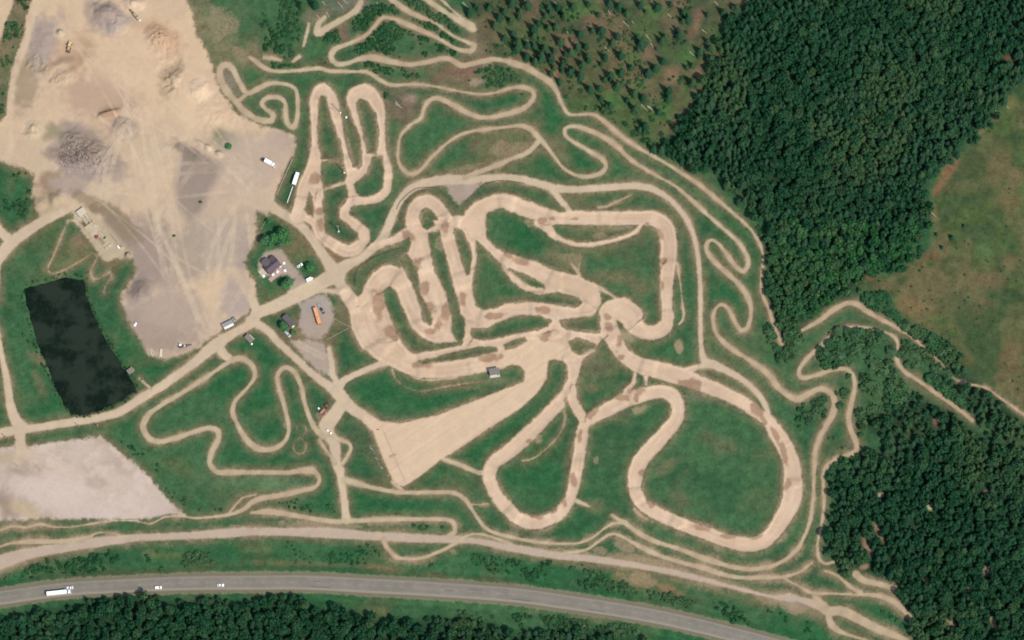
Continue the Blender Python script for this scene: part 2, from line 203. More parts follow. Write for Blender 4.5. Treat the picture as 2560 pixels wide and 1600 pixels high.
def crop(ox, oy, k, txt): return [(ox + float(a) / k, oy + float(b) / k) for a, b in (t.split(',') for t in txt.split())]
c1 = lambda t: crop(850, 560, 2.1703, t)
c3 = lambda t: crop(650, 180, 1.8865, t)
SANDBASE = [c1('380,-10 600,-30 740,-60 840,-105 800,-60 790,-10 800,80 870,150 1000,220 1300,280 1400,330 1425,430 1385,490 1200,510 1180,570 1400,590 1420,640 1320,740 1240,880 1110,880 1100,760 1040,745 1000,785 980,770 800,800 600,838 430,845 340,805 270,772 200,725 120,680 60,560 50,440 100,400 140,380 190,262 330,232 310,200 370,150 390,60'),
 c3('150,660 210,480 245,330 235,200 232,130 260,70 300,55 345,85 370,170 400,330 430,420 440,450 470,460 490,420 480,330 440,230 412,140 425,80 480,60 540,90 590,180 590,280 600,430 615,540 580,590 500,610 430,640 420,680 500,770 480,820 430,850 340,830 280,760 220,680')]
ISLANDS = [c1('60,240 150,190 330,110 335,170 230,212 172,252 142,320 120,380 95,400 60,370 38,320'), c1('232,362 265,340 300,360 385,560 430,610 500,648 600,646 672,636 655,660 500,692 400,702 340,650 290,540 240,430'),
 c1('350,150 385,190 410,230 432,310 442,390 470,440 502,520 490,550 462,530 430,430 390,330 345,250 322,200'), c1('475,50 540,38 562,120 600,280 622,370 650,440 657,490 682,510 676,620 645,650 607,590 602,500 570,370 530,280 490,150'),
 c1('620,30 660,40 700,110 720,180 702,270 688,280 660,200 630,100'), c1('740,92 830,180 890,232 930,312 1000,362 1100,384 1180,372 1300,402 1312,430 1270,450 1100,430 1020,425 900,435 830,460 780,472 742,440 722,380 722,300 742,200'),
 c1('920,250 1000,280 1112,330 1112,352 1020,338 940,282'), c1('710,592 722,570 800,577 840,540 950,500 1080,500 1142,530 1130,556 1000,590 850,622 770,632 720,622'), c1('430,746 470,735 640,690 760,665 850,670 856,690 760,716 600,746 450,760'), c1('890,657 930,635 1000,615 1016,635 940,672 900,682'),
 [(1405, 811), (1426, 797), (1470, 790), (1497, 783), (1497, 830), (1460, 829), (1415, 822)], c1('1240,640 1290,625 1389,655 1389,682 1310,716 1260,690'), path('22','345,395 400,372 480,380 522,430 520,530 480,650 380,760 250,890 60,1070 -200,1260 -150,1170 80,862 240,700 330,560'), path('12','2190,560 2330,470','22','0,425 60,430 100,490 70,570 0,615','12','2250,690'), c1('440,-40 500,-35 522,10 470,35 448,20'),
 c3('275,150 290,112 315,120 340,230 375,330 392,418 290,414 275,330'), c3('290,424 340,416 388,428 412,490 402,518 300,548 288,500'), c3('300,556 400,523 418,560 415,590 375,640 375,690 460,760 466,790 420,815 370,800 310,760 300,660'), c3('455,150 470,125 510,140 545,200 556,280 548,394 506,384 495,320 470,220'), c3('450,575 445,530 510,480 530,400 575,400 585,470 580,540 550,578 480,592'), c3('210,650 235,570 250,620 255,690 225,670')]
_r = random.Random(5)
HUBS = [(520, 840), (650, 490), (330, 260), (420, 520), (240, 490), (330, 80), (170, 90), (560, 560), (430, 700), (300, 170), (620, 420), (520, 220)]
WHEELS = []     # faint truck tracks over the yard
for _ in range(46):
    a, b = _r.sample(HUBS, 2); mx, my = (a[0] + b[0]) / 2 + _r.uniform(-50, 50), (a[1] + b[1]) / 2 + _r.uniform(-50, 50); ax, ay = a[0] + _r.uniform(-30, 30), a[1] + _r.uniform(-30, 30); bx_, by_ = b[0] + _r.uniform(-30, 30), b[1] + _r.uniform(-30, 30); wd = _r.uniform(2.0, 3.2)
    WHEELS.append([(ax, ay, wd), (mx, my, wd), (bx_, by_, wd)]); WHEELS.append([(ax + 5, ay + 4, wd), (mx + 5, my + 4, wd), (bx_ + 5, by_ + 4, wd)])

for _ in range(26):
    ax, ay, bx_, by_ = _r.uniform(30, 90), _r.uniform(1100, 1190), _r.uniform(60, 360), _r.uniform(1180, 1290); mx, my = (ax + bx_) / 2 + _r.uniform(-40, 40), (ay + by_) / 2 + _r.uniform(-30, 30); wd = _r.uniform(1.8, 3)
    WHEELS.append([(ax, ay, wd), (mx, my, wd), (bx_, by_, wd)]); WHEELS.append([(ax + 6, ay + 2, wd), (mx + 6, my + 3, wd), (bx_ + 5, by_ + 4, wd)])
# ------------------------------------------------------------------ terrain grid and its fields
STEP = 0.74
GX = np.arange(-392, 392.01, STEP); GY = np.arange(-272, 268.01, STEP)
NX, NY = len(GX), len(GY)
XX, YY = np.meshgrid(GX, GY)                    # [row y, col x]
PX, PY = to_px(XX, YY)
def window(x0, x1, y0, y1):
    cs = [W(x, y) for x in (x0, x1) for y in (y0, y1)]
    a = int(max(0, math.floor((min(c[0] for c in cs) - GX[0]) / STEP))); b = int(min(NX, math.ceil((max(c[0] for c in cs) - GX[0]) / STEP) + 1))
    c_ = int(max(0, math.floor((min(c[1] for c in cs) - GY[0]) / STEP))); d = int(min(NY, math.ceil((max(c[1] for c in cs) - GY[0]) / STEP) + 1))
    return slice(c_, max(c_, d)), slice(a, max(a, b))
def smooth(pts, step=7.0):
    P = np.array(pts, dtype=float); out = []
    n = len(P)
    for i in range(n - 1):
        p0 = P[max(i - 1, 0)]; p1 = P[i]; p2 = P[i + 1]; p3 = P[min(i + 2, n - 1)]
        d = math.hypot(p2[0] - p1[0], p2[1] - p1[1])
        k = max(1, int(d / step))
        for j in range(k):
            t = j / k
            q = 0.5 * (2 * p1 + (p2 - p0) * t + (2 * p0 - 5 * p1 + 4 * p2 - p3) * t * t + (3 * p1 - p0 - 3 * p2 + p3) * t ** 3)
            q[2] = p1[2] * (1 - t) + p2[2] * t
            out.append(q)
    out.append(P[-1]); return np.array(out)
def raster(lines, margin=24.0, with_s=False):
    F = np.full((NY, NX), -100.0, np.float32); S = np.zeros((NY, NX), np.float32) if with_s else None
    for ln in lines:
        q = smooth(ln); s = 0.0
        for i in range(len(q) - 1):
            a, b = q[i], q[i + 1]; d = math.hypot(b[0] - a[0], b[1] - a[1])
            if d < 1e-6: continue
            m = max(a[2], b[2]) / 2 + margin
            w = window(min(a[0], b[0]) - m, max(a[0], b[0]) + m, min(a[1], b[1]) - m, max(a[1], b[1]) + m)
            x = PX[w] - a[0]; y = PY[w] - a[1]
            if x.size == 0: s += d; continue
            ux, uy = (b[0] - a[0]) / d, (b[1] - a[1]) / d
            t = np.clip(x * ux + y * uy, 0, d)
            v = (a[2] + (b[2] - a[2]) * t / d) / 2 - np.hypot(x - t * ux, y - t * uy)
            up = v > F[w]
            F[w] = np.where(up, v, F[w])
            if with_s: S[w] = np.where(up, s + t, S[w])
            s += d
    return (F, S) if with_s else F
def poly_sd(poly, margin=45.0, PXs=None, PYs=None):
    P = np.array([p[:2] for p in poly], dtype=float)
    if PXs is None:
        F = np.full((NY, NX), -100.0, np.float32)
        w = window(P[:, 0].min() - margin, P[:, 0].max() + margin, P[:, 1].min() - margin, P[:, 1].max() + margin)
        x, y = PX[w], PY[w]
    else: x, y = PXs, PYs
    inside = np.zeros(x.shape, bool); dist = np.full(x.shape, 1e9)
    for i in range(len(P)):
        a, b = P[i], P[(i + 1) % len(P)]
        d = b - a; L = float(d @ d)
        if L < 1e-9: continue
        t = np.clip(((x - a[0]) * d[0] + (y - a[1]) * d[1]) / L, 0, 1)
        dist = np.minimum(dist, np.hypot(x - a[0] - t * d[0], y - a[1] - t * d[1]))
        if d[1] != 0:
            c = ((a[1] > y) != (b[1] > y)) & (x < (b[0] - a[0]) * (y - a[1]) / d[1] + a[0]); inside ^= c
    v = np.where(inside, dist, -dist)
    if PXs is None: F[w] = v; return F
    return v
def polys(lst):
    F = np.full((NY, NX), -100.0, np.float32)
    for p in lst: F = np.maximum(F, poly_sd(p))
    return F

n60 = fbm(PX, PY, 230, 4, 3); n25 = fbm(PX, PY, 95, 4, 21); n8 = fbm(PX, PY, 32, 3, 41); n3 = fbm(PX, PY, 11, 3, 61); n1 = fbm(PX, PY, 5, 2, 81)
wob = (n3 - 0.5) * 7 + (n1 - 0.5) * 4

sd_track, s_track = raster([[(p[0], p[1], p[2] * (.92 if i in (0, 1, 2, 4, 5, 6) else 1.10)) for p in t] for i, t in enumerate(TRACK)], with_s=True)
sd_isl = polys(ISLANDS) + (n8 - .5) * 7
sd_track = np.minimum(np.maximum(sd_track, polys(SANDBASE) + (n8 - .5) * 8), -sd_isl)
sd_wheel = raster(WHEELS, margin=6)
sd_start = np.minimum(polys(START), -sd_isl)
sd_road = raster(ROAD); sd_trail, s_trail = raster(TRAIL, with_s=True); sd_trail += (n25 - .5) * 5 + (n8 - .5) * 2.5; sd_dust = raster(DUST)
sd_pol = {k: polys(v) for k, v in POLY.items()}
sd_green = polys(GREEN)
sd_pond = polys([POND]) + (n8 - .5) * 9 + wob * .8
sd_hw = raster([HIGHWAY], margin=60)
sd_for = {k: poly_sd(v[0], margin=60) for k, v in FOREST.items()}
def mk(sd, soft, jit=1.0): return np.clip(0.5 + (sd + wob * jit) / (2 * soft), 0, 1)
m_track = np.maximum(mk(sd_track, 4.2, 0.7), mk(sd_start, 3.0, 0.3))
m_road = mk(sd_road, 4.0, 0.45); m_trail = mk(sd_trail, 2.6, 0.22)
m_yard = np.clip(mk(sd_pol['yard'], 10, 1.4), 0, 1) * (1 - mk(sd_green, 7, 0.8))
m_yard = np.maximum(m_yard, mk(sd_pol['leftsand'], 8, 1.0) * (1 - mk(sd_green, 5, .5)))
m_lot = mk(sd_pol['lot'], 9, 1.3)
m_pad = np.maximum.reduce([mk(sd_pol[k], 9, 1.2) for k in ('gravelpark', 'gravelyard2', 'gravelvee', 'housepad')])
m_plant = mk(sd_pol['plant'], 9, 1.0)
m_shoulder = mk(sd_hw + 9, 7, 0.8)
def blob(x, y, rx, ry, rot=0.0, soft=0.5, jit=0.35):
    """soft irregular patch 0..1; x y rx ry in map pixels"""
    m = max(rx, ry) * 1.6; w = window(x - m, x + m, y - m, y + m)
    out = np.zeros((NY, NX), np.float32)
    dx, dy = PX[w] - x, PY[w] - y; c, s = math.cos(math.radians(rot)), math.sin(math.radians(rot))
    r = np.hypot((dx * c + dy * s) / rx, (-dx * s + dy * c) / ry) + (n8[w] - 0.5) * jit * 2 + (n3[w] - 0.5) * jit
    out[w] = 1 - sstep(1 - soft, 1 + soft * 0.5, r); return out

# ---- colours of bare ground
BARE = np.zeros((NY, NX, 3)); BARE[:] = alb(200, 180, 152)
def lay(A, m, c): A[:] = A * (1 - m[..., None]) + np.asarray(c) * m[..., None]
def two(a, b, t): return a * (1 - t[..., None]) + b * t[..., None]
yard_c = two(alb(214, 188, 156), alb(204, 182, 152), sstep(.35, .65, n25)); yard_c = two(yard_c, alb(198, 176, 152), sstep(.54, .70, n60))
yard_c = two(yard_c, alb(220, 192, 157), sstep(380, 250, PY) * .6)
BARE[:] = two(BARE, yard_c, np.clip(m_yard * 2, 0, 1))
BARE[:] = two(BARE, two(two(alb(208, 190, 174), alb(192, 174, 156), sstep(.42, .62, n25)), alb(214, 198, 182), sstep(.5, .66, n8) * .6), np.clip(m_lot * 2, 0, 1)); lay(BARE, np.clip(m_pad * 2, 0, 1) * .9, alb(176, 160, 144))
GREYFIELD = [(458, 360), (492, 372), (562, 412), (546, 440), (528, 470), (505, 528), (474, 556), (446, 520), (434, 462), (444, 420)]
lay(BARE, mk(poly_sd(GREYFIELD), 10, 1.5) * .85, alb(152, 138, 126))
for x, y, rx, ry, rot, c in [   # grounds of other stone or soil lying in the yard: gravel, clay, crushed rock
    (272, 40, 52, 38, 20, (168, 152, 138)), (290, 62, 36, 22, -25, (180, 164, 152)), (112, 95, 34, 60, 15, (176, 158, 146)), (95, 160, 30, 32, 0, (172, 158, 144)), (60, 215, 34, 60, 8, (168, 150, 122)),
    (185, 355, 58, 48, 20, (172, 156, 142)), (235, 375, 70, 42, 35, (162, 146, 130)), (180, 395, 48, 26, 10, (142, 126, 116)), (310, 318, 34, 28, 10, (170, 154, 140)), (205, 425, 70, 24, 10, (168, 152, 142)), (120, 330, 30, 20, 0, (160, 150, 120)),
    (475, 385, 44, 16, 30, (146, 132, 118)), (560, 350, 60, 30, 25, (172, 158, 138)), (545, 335, 26, 18, 30, (140, 135, 110)),
    (670, 370, 66, 34, -12, (184, 164, 148)), (640, 400, 70, 60, 0, (196, 176, 154)), (300, 590, 62, 34, 40, (162, 144, 130)), (370, 640, 66, 90, -30, (166, 148, 134)), (350, 730, 28, 34, 0, (138, 124, 114)), (330, 780, 30, 30, 0, (178, 160, 146)),
    (400, 830, 90, 44, 20, (170, 152, 136)), (430, 770, 70, 50, 10, (184, 166, 148)), (545, 610, 90, 60, -30, (186, 170, 150)), (475, 640, 40, 60, 0, (176, 160, 140)), (590, 750, 36, 44, 20, (186, 168, 154)), (620, 630, 26, 40, 20, (178, 162, 146)),
    (115, 505, 46, 34, -20, (186, 166, 136)), (130, 455, 40, 26, 0, (158, 136, 112)), (180, 470, 44, 24, 20, (180, 162, 146)), (245, 515, 60, 16, 25, (146, 128, 100)), (300, 560, 60, 22, 40, (150, 134, 110)),
    (190, 130, 40, 46, 0, (190, 160, 130)), (165, 165, 46, 22, -15, (182, 152, 126)), (255, 250, 80, 60, 20, (194, 166, 140)), (270, 282, 34, 12, -20, (172, 142, 116)), (425, 175, 30, 22, -20, (182, 160, 130)), (415, 215, 22, 36, 10, (186, 164, 134)),
    (400, 95, 46, 36, 40, (200, 166, 134)), (330, 150, 70, 60, 0, (218, 190, 158)), (520, 270, 60, 60, 30, (226, 198, 162)), (500, 225, 34, 30, 10, (232, 206, 172)), (560, 240, 26, 80, -25, (214, 186, 154)), (330, 12, 40, 22, 20, (222, 196, 166)),
    (150, 80, 14, 14, 0, (206, 188, 160)), (90, 320, 24, 26, 0, (212, 190, 158)), (150, 190, 30, 26, 0, (206, 180, 150)),
    (60, 1230, 36, 60, 30, (166, 150, 140)), (60, 1180, 30, 24, 0, (172, 156, 142)), (15, 1250, 16, 40, 10, (164, 146, 128)), (110, 1208, 44, 12, 15, (182, 164, 150)), (240, 1205, 24, 14, 0, (190, 172, 158)), (190, 1270, 60, 16, 0, (198, 180, 164)), (65, 1275, 34, 18, 30, (196, 176, 144)),
    (250, 1280, 90, 26, 0, (210, 192, 178)), (130, 1230, 90, 34, 10, (214, 196, 182)), (30, 1140, 40, 20, -5, (190, 172, 146)), (755, 770, 26, 40, 20, (176, 164, 152)), (810, 760, 30, 22, 30, (178, 166, 152)), (765, 680, 18, 24, 30, (166, 152, 138)),
    (1140, 490, 34, 36, 0, (172, 154, 138)), (1545, 1365, 50, 26, 20, (176, 156, 138)), (730, 862, 40, 30, 40, (182, 164, 146)), (815, 1100, 26, 60, -20, (190, 172, 154)), (560, 1330, 60, 14, 5, (186, 166, 148)), (860, 1335, 110, 14, 5, (180, 160, 144)), (205, 1355, 130, 14, -8, (176, 158, 138))]:
    lay(BARE, blob(x, y, rx * 1.25, ry * 1.25, rot, 0.5, 0.4) * 0.95, alb(*c))
lay(BARE, np.clip(mk(sd_dust, 4, .5), 0, 1) * .6, alb(216, 196, 166))
lay(BARE, np.clip(mk(sd_wheel, 1.6, .1), 0, 1) * np.clip(n25 * 2 - .5, 0, 1) * .65, alb(224, 203, 174))
lay(BARE, m_plant, alb(192, 176, 146))
lay(BARE, np.clip(m_shoulder * 1.4, 0, 1), alb(126, 120, 98))
road_c = two(alb(213, 193, 163), alb(205, 185, 157), sstep(.4, .6, n25))
BARE[:] = two(BARE, road_c, np.clip(m_road * 1.6 - .15, 0, 1) * (1 - np.clip(m_yard * .75, 0, 1)))
lay(BARE, np.clip((m_road * 2 - .6), 0, 1) * sstep(1290, 1330, PY) * .8, alb(190, 171, 152))
trail_c = two(alb(198, 182, 150), alb(190, 170, 140), sstep(.35, .65, n25))
BARE[:] = two(BARE, trail_c, np.clip(m_trail * 1.7 - .2, 0, 1))
track_c = two(alb(220, 193, 163), alb(210, 183, 154), sstep(.40, .66, n25)); track_c = two(track_c, alb(226, 201, 172), sstep(.5, .7, n8) * .5)
BARE[:] = two(BARE, track_c, np.clip(m_track * 1.7 - .2, 0, 1))
lay(BARE, np.exp(-((sd_track - 5) / 3.0) ** 2) * np.clip(n25 * 3 - 1.1, 0, 1) * .6, alb(230, 208, 178))     # pale loose sand thrown up on the berms
lay(BARE, mk(sd_start, 8, .4) * .8, alb(222, 196, 164))
for cr, x, y, rx, ry, rot in [   # damp dark soil turned up on the circuit
    ('11',560,180,60,60,20),('11',210,270,44,60,0),('11',240,160,22,36,0),('11',600,480,50,44,0),('11',610,620,40,60,0),('11',1430,700,70,46,20),('11',1790,650,34,60,0),('11',1540,980,46,60,20),('11',1600,1220,40,60,10),('11',1145,1370,60,120,0),
    ('11',2240,1480,90,28,-8),('11',1790,1430,40,70,15),('11',1950,1300,40,60,0),('11',1650,1400,60,60,0),('11',2380,900,60,30,30),('12',1300,130,50,80,-25),('12',1560,410,90,46,0),('12',1720,60,40,60,0),('12',2200,360,110,34,-5),('12',1650,110,60,30,0),
    ('21',280,570,46,30,0),('21',375,560,24,16,0),('21',590,555,40,18,0),('21',70,960,80,34,15),('21',1390,680,20,60,-25),('21',1430,960,24,26,0),('21',1420,1190,16,50,0),('21',290,1420,60,40,0),('21',900,1490,46,40,30),('21',1280,600,20,14,0),
    ('22',290,180,80,46,10),('22',350,130,24,30,0),('22',910,50,40,60,0),('22',1040,350,34,30,30),('22',1200,660,76,60,0),('22',1180,740,24,60,0),('22',1020,730,60,26,15),('22',745,870,44,74,25),('22',1740,610,56,60,0),('22',1640,610,60,34,10),('22',2310,850,70,40,40),('22',2380,950,60,30,45),('22',510,760,24,40,0),('22',640,1110,20,60,10),('22',1230,1440,40,30,0),('22',160,1150,24,18,0),('22',1010,230,40,60,0),('22',580,1500,30,60,0),
    ('32',60,1060,24,110,-25),('32',150,1250,20,100,-12),('33',180,60,40,60,0),('23',1310,230,46,40,40),('23',1790,450,90,30,12),('23',2040,530,70,18,5),('23',2330,530,70,16,-8),('23',230,345,80,26,5),('23',400,300,70,20,-25),('23',490,210,26,60,-20),('13',2310,40,20,80,-20),('12',1060,1480,30,30,0)]:
    p = tile(cr, f'{x},{y}')[0]
    lay(BARE, blob(p[0], p[1], rx * TS * 1.1, ry * TS * 1.1, rot, 0.35, 0.75) * .85, alb(168, 136, 110))
ruts = vnoise(s_track / 46, sd_track / 2.3, 5) * .6 + vnoise(s_track / 90, sd_track / 5.0, 6) * .4     # tyre ruts run along the circuit
BARE *= (1 + (ruts - .5) * .24 * np.clip(m_track * 2 - 1, 0, 1) * (sd_start < 0))[..., None]
gx, gy = PX * .883 - PY * .469, PX * .469 + PY * .883                     # harrow lines of the start field
BARE *= (1 + (vnoise((PX * .828 - PY * .56) / 120, (PX * .56 + PY * .828) / 2.6, 9) * .6 + vnoise((PX * .828 - PY * .56) / 260, (PX * .56 + PY * .828) / 7, 19) * .4 - .5) * .16 * mk(sd_start, 3, 0))[..., None]
edge = np.maximum.reduce([sd_track, sd_start, sd_road, sd_trail * 1.15])
lay(BARE, (1 - sstep(-1.5, 4.5, edge + wob * .35)) * (np.maximum.reduce([m_yard, m_lot, m_pad, m_shoulder]) < .3) * .7, alb(150, 130, 100))
BARE *= (0.94 + 0.10 * n3 + 0.05 * (n1 - .5) + .08 * (n8 - .5))[..., None]

# ---- colours of the plant cover
g_mid, g_lush, g_dark = alb(66, 106, 68), alb(48, 100, 61), alb(54, 96, 62)
g_olive, g_brown, g_pink = alb(106, 108, 76), alb(134, 114, 86), alb(150, 118, 96)
COVER = two(np.broadcast_to(g_mid, (NY, NX, 3)).copy(), g_lush, sstep(.46, .60, n60)); COVER = two(COVER, g_dark, sstep(.52, .66, fbm(PX, PY, 120, 3, 133)) * .8)
COVER = two(COVER, g_olive, sstep(.58, .74, n25) * .32)
allbare = np.maximum.reduce([sd_track, sd_start, sd_road, sd_trail - 2, sd_pol['lot'], sd_pol['yard'], sd_pol['plant']])
fr = np.clip(1 + allbare / 24, 0, 1) ** 1.25 * np.clip(.62 + 1.6 * (n25 - .38) + .8 * (n8 - .5), .05, 1)
COVER = two(COVER, alb(128, 116, 88), fr * .95)
for x, y, rx, ry, rot, c, k in [
    (1270, 372, 110, 46, -8, (140, 118, 90), .9), (1160, 420, 90, 26, -18, (112, 108, 76), .7), (1390, 375, 34, 60, -35, (148, 120, 96), .6), (1345, 310, 24, 20, 0, (140, 108, 88), .5),
    (1010, 270, 44, 54, -30, (134, 108, 92), .95), (1030, 245, 26, 18, 0, (160, 134, 118), .8), (1150, 190, 70, 24, 5, (150, 114, 96), .9), (1170, 165, 70, 24, -20, (128, 98, 82), .9), (1190, 205, 20, 12, 0, (178, 152, 132), .8), (1190, 105, 30, 40, -30, (150, 120, 104), .7), (855, 75, 22, 34, 10, (150, 112, 96), .9), (800, 160, 60, 20, 0, (112, 100, 74), .6),
    (870, 10, 70, 22, 0, (132, 118, 108), .8), (790, 40, 30, 22, 0, (150, 130, 110), .7), (500, 40, 60, 80, -30, (150, 134, 104), .8), (560, 110, 60, 70, -30, (142, 128, 98), .9), (600, 30, 46, 40, 0, (92, 108, 76), .7), (625, 130, 40, 34, 0, (132, 120, 90), .8), (575, 200, 26, 46, -30, (150, 132, 116), .9),
    (1500, 610, 110, 40, 0, (106, 106, 76), .8), (1400, 650, 60, 34, 20, (128, 116, 88), .8), (1540, 690, 60, 24, 0, (146, 120, 92), .6), (1600, 720, 30, 24, 0, (140, 116, 92), .6), (1500, 572, 80, 16, 0, (138, 126, 96), .8), (1420, 505, 60, 26, 0, (128, 116, 88), .8), (1320, 430, 60, 30, 0, (90, 108, 72), .6),
    (1300, 760, 50, 20, 0, (150, 128, 100), .8), (1255, 770, 40, 30, 0, (132, 122, 92), .7), (1210, 725, 60, 40, 0, (92, 108, 72), .5), (1000, 660, 30, 50, -15, (128, 122, 92), .8), (1050, 720, 18, 80, -18, (124, 116, 86), .8), (1140, 770, 16, 30, 0, (122, 114, 84), .7), (780, 530, 14, 40, -10, (132, 108, 82), .9), (790, 600, 26, 50, -30, (132, 112, 84), .9), (850, 645, 60, 14, 10, (130, 110, 82), .9), (880, 620, 18, 12, -30, (126, 110, 82), .8), (830, 715, 18, 8, 0, (128, 104, 80), .9), (900, 690, 24, 34, 30, (110, 112, 78), .6), (940, 600, 40, 60, -20, (70, 110, 72), .5), (1010, 545, 18, 40, 15, (124, 108, 82), .8),
    (870, 780, 22, 60, -20, (118, 112, 80), .8), (790, 840, 60, 24, 10, (146, 122, 94), .8), (730, 610, 30, 24, -30, (142, 114, 88), .8), (740, 650, 30, 30, 0, (84, 108, 68), .6), (660, 740, 26, 24, 0, (112, 108, 78), .7), (640, 560, 8, 30, 30, (150, 136, 104), .6), (590, 830, 40, 16, -25, (128, 118, 84), .9),
    (1130, 960, 90, 12, 8, (128, 118, 86), .9), (1020, 930, 40, 14, 40, (130, 116, 84), .8), (1090, 890, 60, 7, -8, (126, 112, 78), .9), (1230, 950, 50, 16, 0, (146, 134, 108), .7), (1500, 920, 50, 30, 0, (122, 112, 86), .7), (1480, 970, 30, 14, 0, (130, 118, 90), .7), (1470, 890, 34, 22, 0, (140, 122, 96), .6), (1600, 870, 40, 16, 0, (116, 112, 82), .6), (1570, 845, 22, 16, 20, (170, 160, 124), .9), (1697, 862, 14, 16, 0, (170, 150, 118), .7), (1450, 855, 36, 18, 15, (112, 112, 78), .6),
    (1380, 1020, 14, 10, 0, (168, 162, 124), .9), (1600, 1025, 26, 12, -30, (160, 150, 116), .8), (1560, 1050, 30, 20, 0, (110, 112, 82), .6), (1800, 1110, 60, 30, 20, (118, 108, 82), .6), (1750, 990, 40, 20, 0, (136, 124, 100), .6), (1700, 1130, 60, 30, 0, (84, 112, 74), .5), (1660, 1170, 40, 16, -30, (138, 126, 94), .6), (1330, 1150, 60, 24, -30, (86, 104, 64), .7), (1500, 1130, 60, 40, 0, (82, 106, 72), .5), (1900, 1250, 60, 40, 0, (96, 108, 74), .6), (1700, 1250, 44, 20, 20, (120, 110, 84), .6), (1350, 1070, 60, 16, -45, (102, 108, 76), .6), (1440, 1160, 24, 40, 0, (92, 108, 74), .5), (1490, 1265, 26, 20, -20, (132, 122, 92), .7),
    (960, 1160, 40, 60, -25, (108, 108, 78), .7), (900, 1090, 34, 44, 0, (88, 96, 70), .7), (1000, 1210, 60, 14, 10, (116, 104, 76), .8), (1150, 1215, 60, 30, 10, (104, 106, 74), .7), (450, 1170, 60, 26, 20, (98, 106, 68), .7), (520, 1190, 40, 40, 0, (84, 114, 82), .6), (380, 1150, 26, 44, -40, (86, 110, 68), .5), (690, 1212, 70, 18, 0, (112, 138, 98), .9), (600, 1200, 60, 18, 0, (92, 124, 88), .7), (520, 1150, 50, 34, 0, (76, 116, 80), .6), (740, 1225, 30, 20, -30, (112, 140, 98), .7), (560, 1030, 30, 16, 0, (84, 104, 68), .5),
    (100, 900, 34, 16, 30, (138, 120, 92), .9), (100, 960, 14, 46, -25, (118, 110, 82), .8), (60, 1000, 40, 20, 0, (98, 110, 74), .6), (190, 620, 40, 46, 20, (134, 116, 86), .9), (200, 600, 26, 20, 0, (142, 122, 98), .8), (170, 660, 50, 16, -10, (116, 116, 76), .8), (280, 660, 26, 20, 0, (132, 112, 80), .7), (120, 575, 40, 40, 30, (96, 106, 68), .6), (350, 905, 60, 16, -10, (92, 104, 68), .7), (330, 870, 24, 30, 0, (76, 106, 68), .6), (25, 460, 16, 30, 0, (110, 110, 80), .7), (60, 430, 44, 16, 0, (132, 124, 90), .8), (90, 500, 14, 44, 20, (96, 106, 74), .7),
    (430, 1390, 60, 20, 0, (112, 118, 70), .7), (370, 1385, 16, 12, 0, (140, 138, 94), .4), (640, 1370, 50, 16, 5, (110, 112, 74), .7), (350, 1430, 300, 12, -3, (96, 96, 64), .7), (760, 1410, 160, 10, 3, (108, 102, 70), .7), (980, 1425, 60, 12, 10, (140, 112, 84), .8), (1100, 1440, 90, 12, 12, (112, 98, 70), .8), (1250, 1455, 100, 9, 10, (104, 96, 68), .7), (1600, 1450, 60, 26, 20, (150, 124, 88), .95), (1680, 1480, 40, 20, 20, (148, 122, 88), .9), (1620, 1400, 90, 16, 15, (140, 122, 96), .9), (1700, 1415, 50, 14, 14, (144, 126, 100), .9), (1580, 1350, 14, 24, 30, (80, 98, 68), .8), (1800, 1475, 60, 20, 20, (108, 104, 72), .8), (1900, 1500, 40, 20, 20, (126, 108, 78), .7), (1440, 1410, 80, 12, 10, (120, 112, 84), .7),
    (1480, 1545, 60, 12, 10, (128, 122, 92), .8), (1450, 1560, 16, 8, 0, (170, 160, 134), .9), (1540, 1530, 90, 8, 14, (116, 110, 82), .7), (900, 1510, 90, 9, 6, (84, 104, 62), .7), (950, 1525, 30, 14, 20, (112, 112, 74), .7), (1980, 1510, 30, 16, 20, (176, 160, 146), .9), (2030, 1530, 46, 20, 30, (150, 130, 106), .8), (2000, 1470, 30, 20, 0, (120, 112, 88), .7),
    (2190, 1035, 16, 16, 0, (84, 100, 60), .6), (2180, 990, 40, 20, 0, (76, 98, 60), .7), (2120, 1110, 20, 20, 0, (114, 112, 88), .8), (2100, 880, 40, 16, 30, (80, 106, 68), .6), (2140, 850, 20, 24, 40, (92, 104, 70), .6), (1990, 880, 34, 26, -30, (92, 106, 74), .7), (2470, 990, 30, 16, 20, (110, 104, 78), .8), (2520, 1010, 40, 10, 40, (130, 120, 90), .6), (2340, 1050, 10, 20, 0, (116, 100, 82), .7)]:
    lay(COVER, blob(x, y, rx, ry, rot, 0.8, 0.5) * k * .72, alb(*c))
for q in [(800, 800, 74, 60, 0, (132, 118, 88), .75), (760, 850, 60, 34, 30, (140, 122, 94), .8), (735, 630, 50, 40, -30, (124, 116, 84), .55), (700, 740, 40, 30, 0, (110, 112, 78), .5), (870, 790, 30, 60, -20, (118, 112, 82), .6), (800, 610, 30, 60, -30, (136, 116, 88), .85), (860, 650, 70, 16, 8, (134, 114, 86), .9)]:
    lay(COVER, blob(*q[:5], .7, .5) * q[6], alb(*q[5]))
CLEAR = path('10','1960,-60 2040,120 2060,260 2110,360 2200,520','20','0,560 180,620 330,760 440,830 520,1040 800,1070 1000,1200 1300,1390 1480,1330 1680,1080 1780,900 1900,600 2000,560 1960,400 2100,150 2250,50 2300,-80')
mc = mk(poly_sd(CLEAR), 12, 1.2)
cc = two(alb(76, 88, 62), alb(92, 98, 66), sstep(.42, .64, n25)); cc = two(cc, alb(122, 104, 80), sstep(.52, .70, fbm(PX, PY, 70, 4, 211)) * .55); cc = two(cc, alb(76, 104, 60), sstep(.54, .70, fbm(PX, PY, 90, 4, 311)) * .7)
COVER = two(COVER, cc, mc)
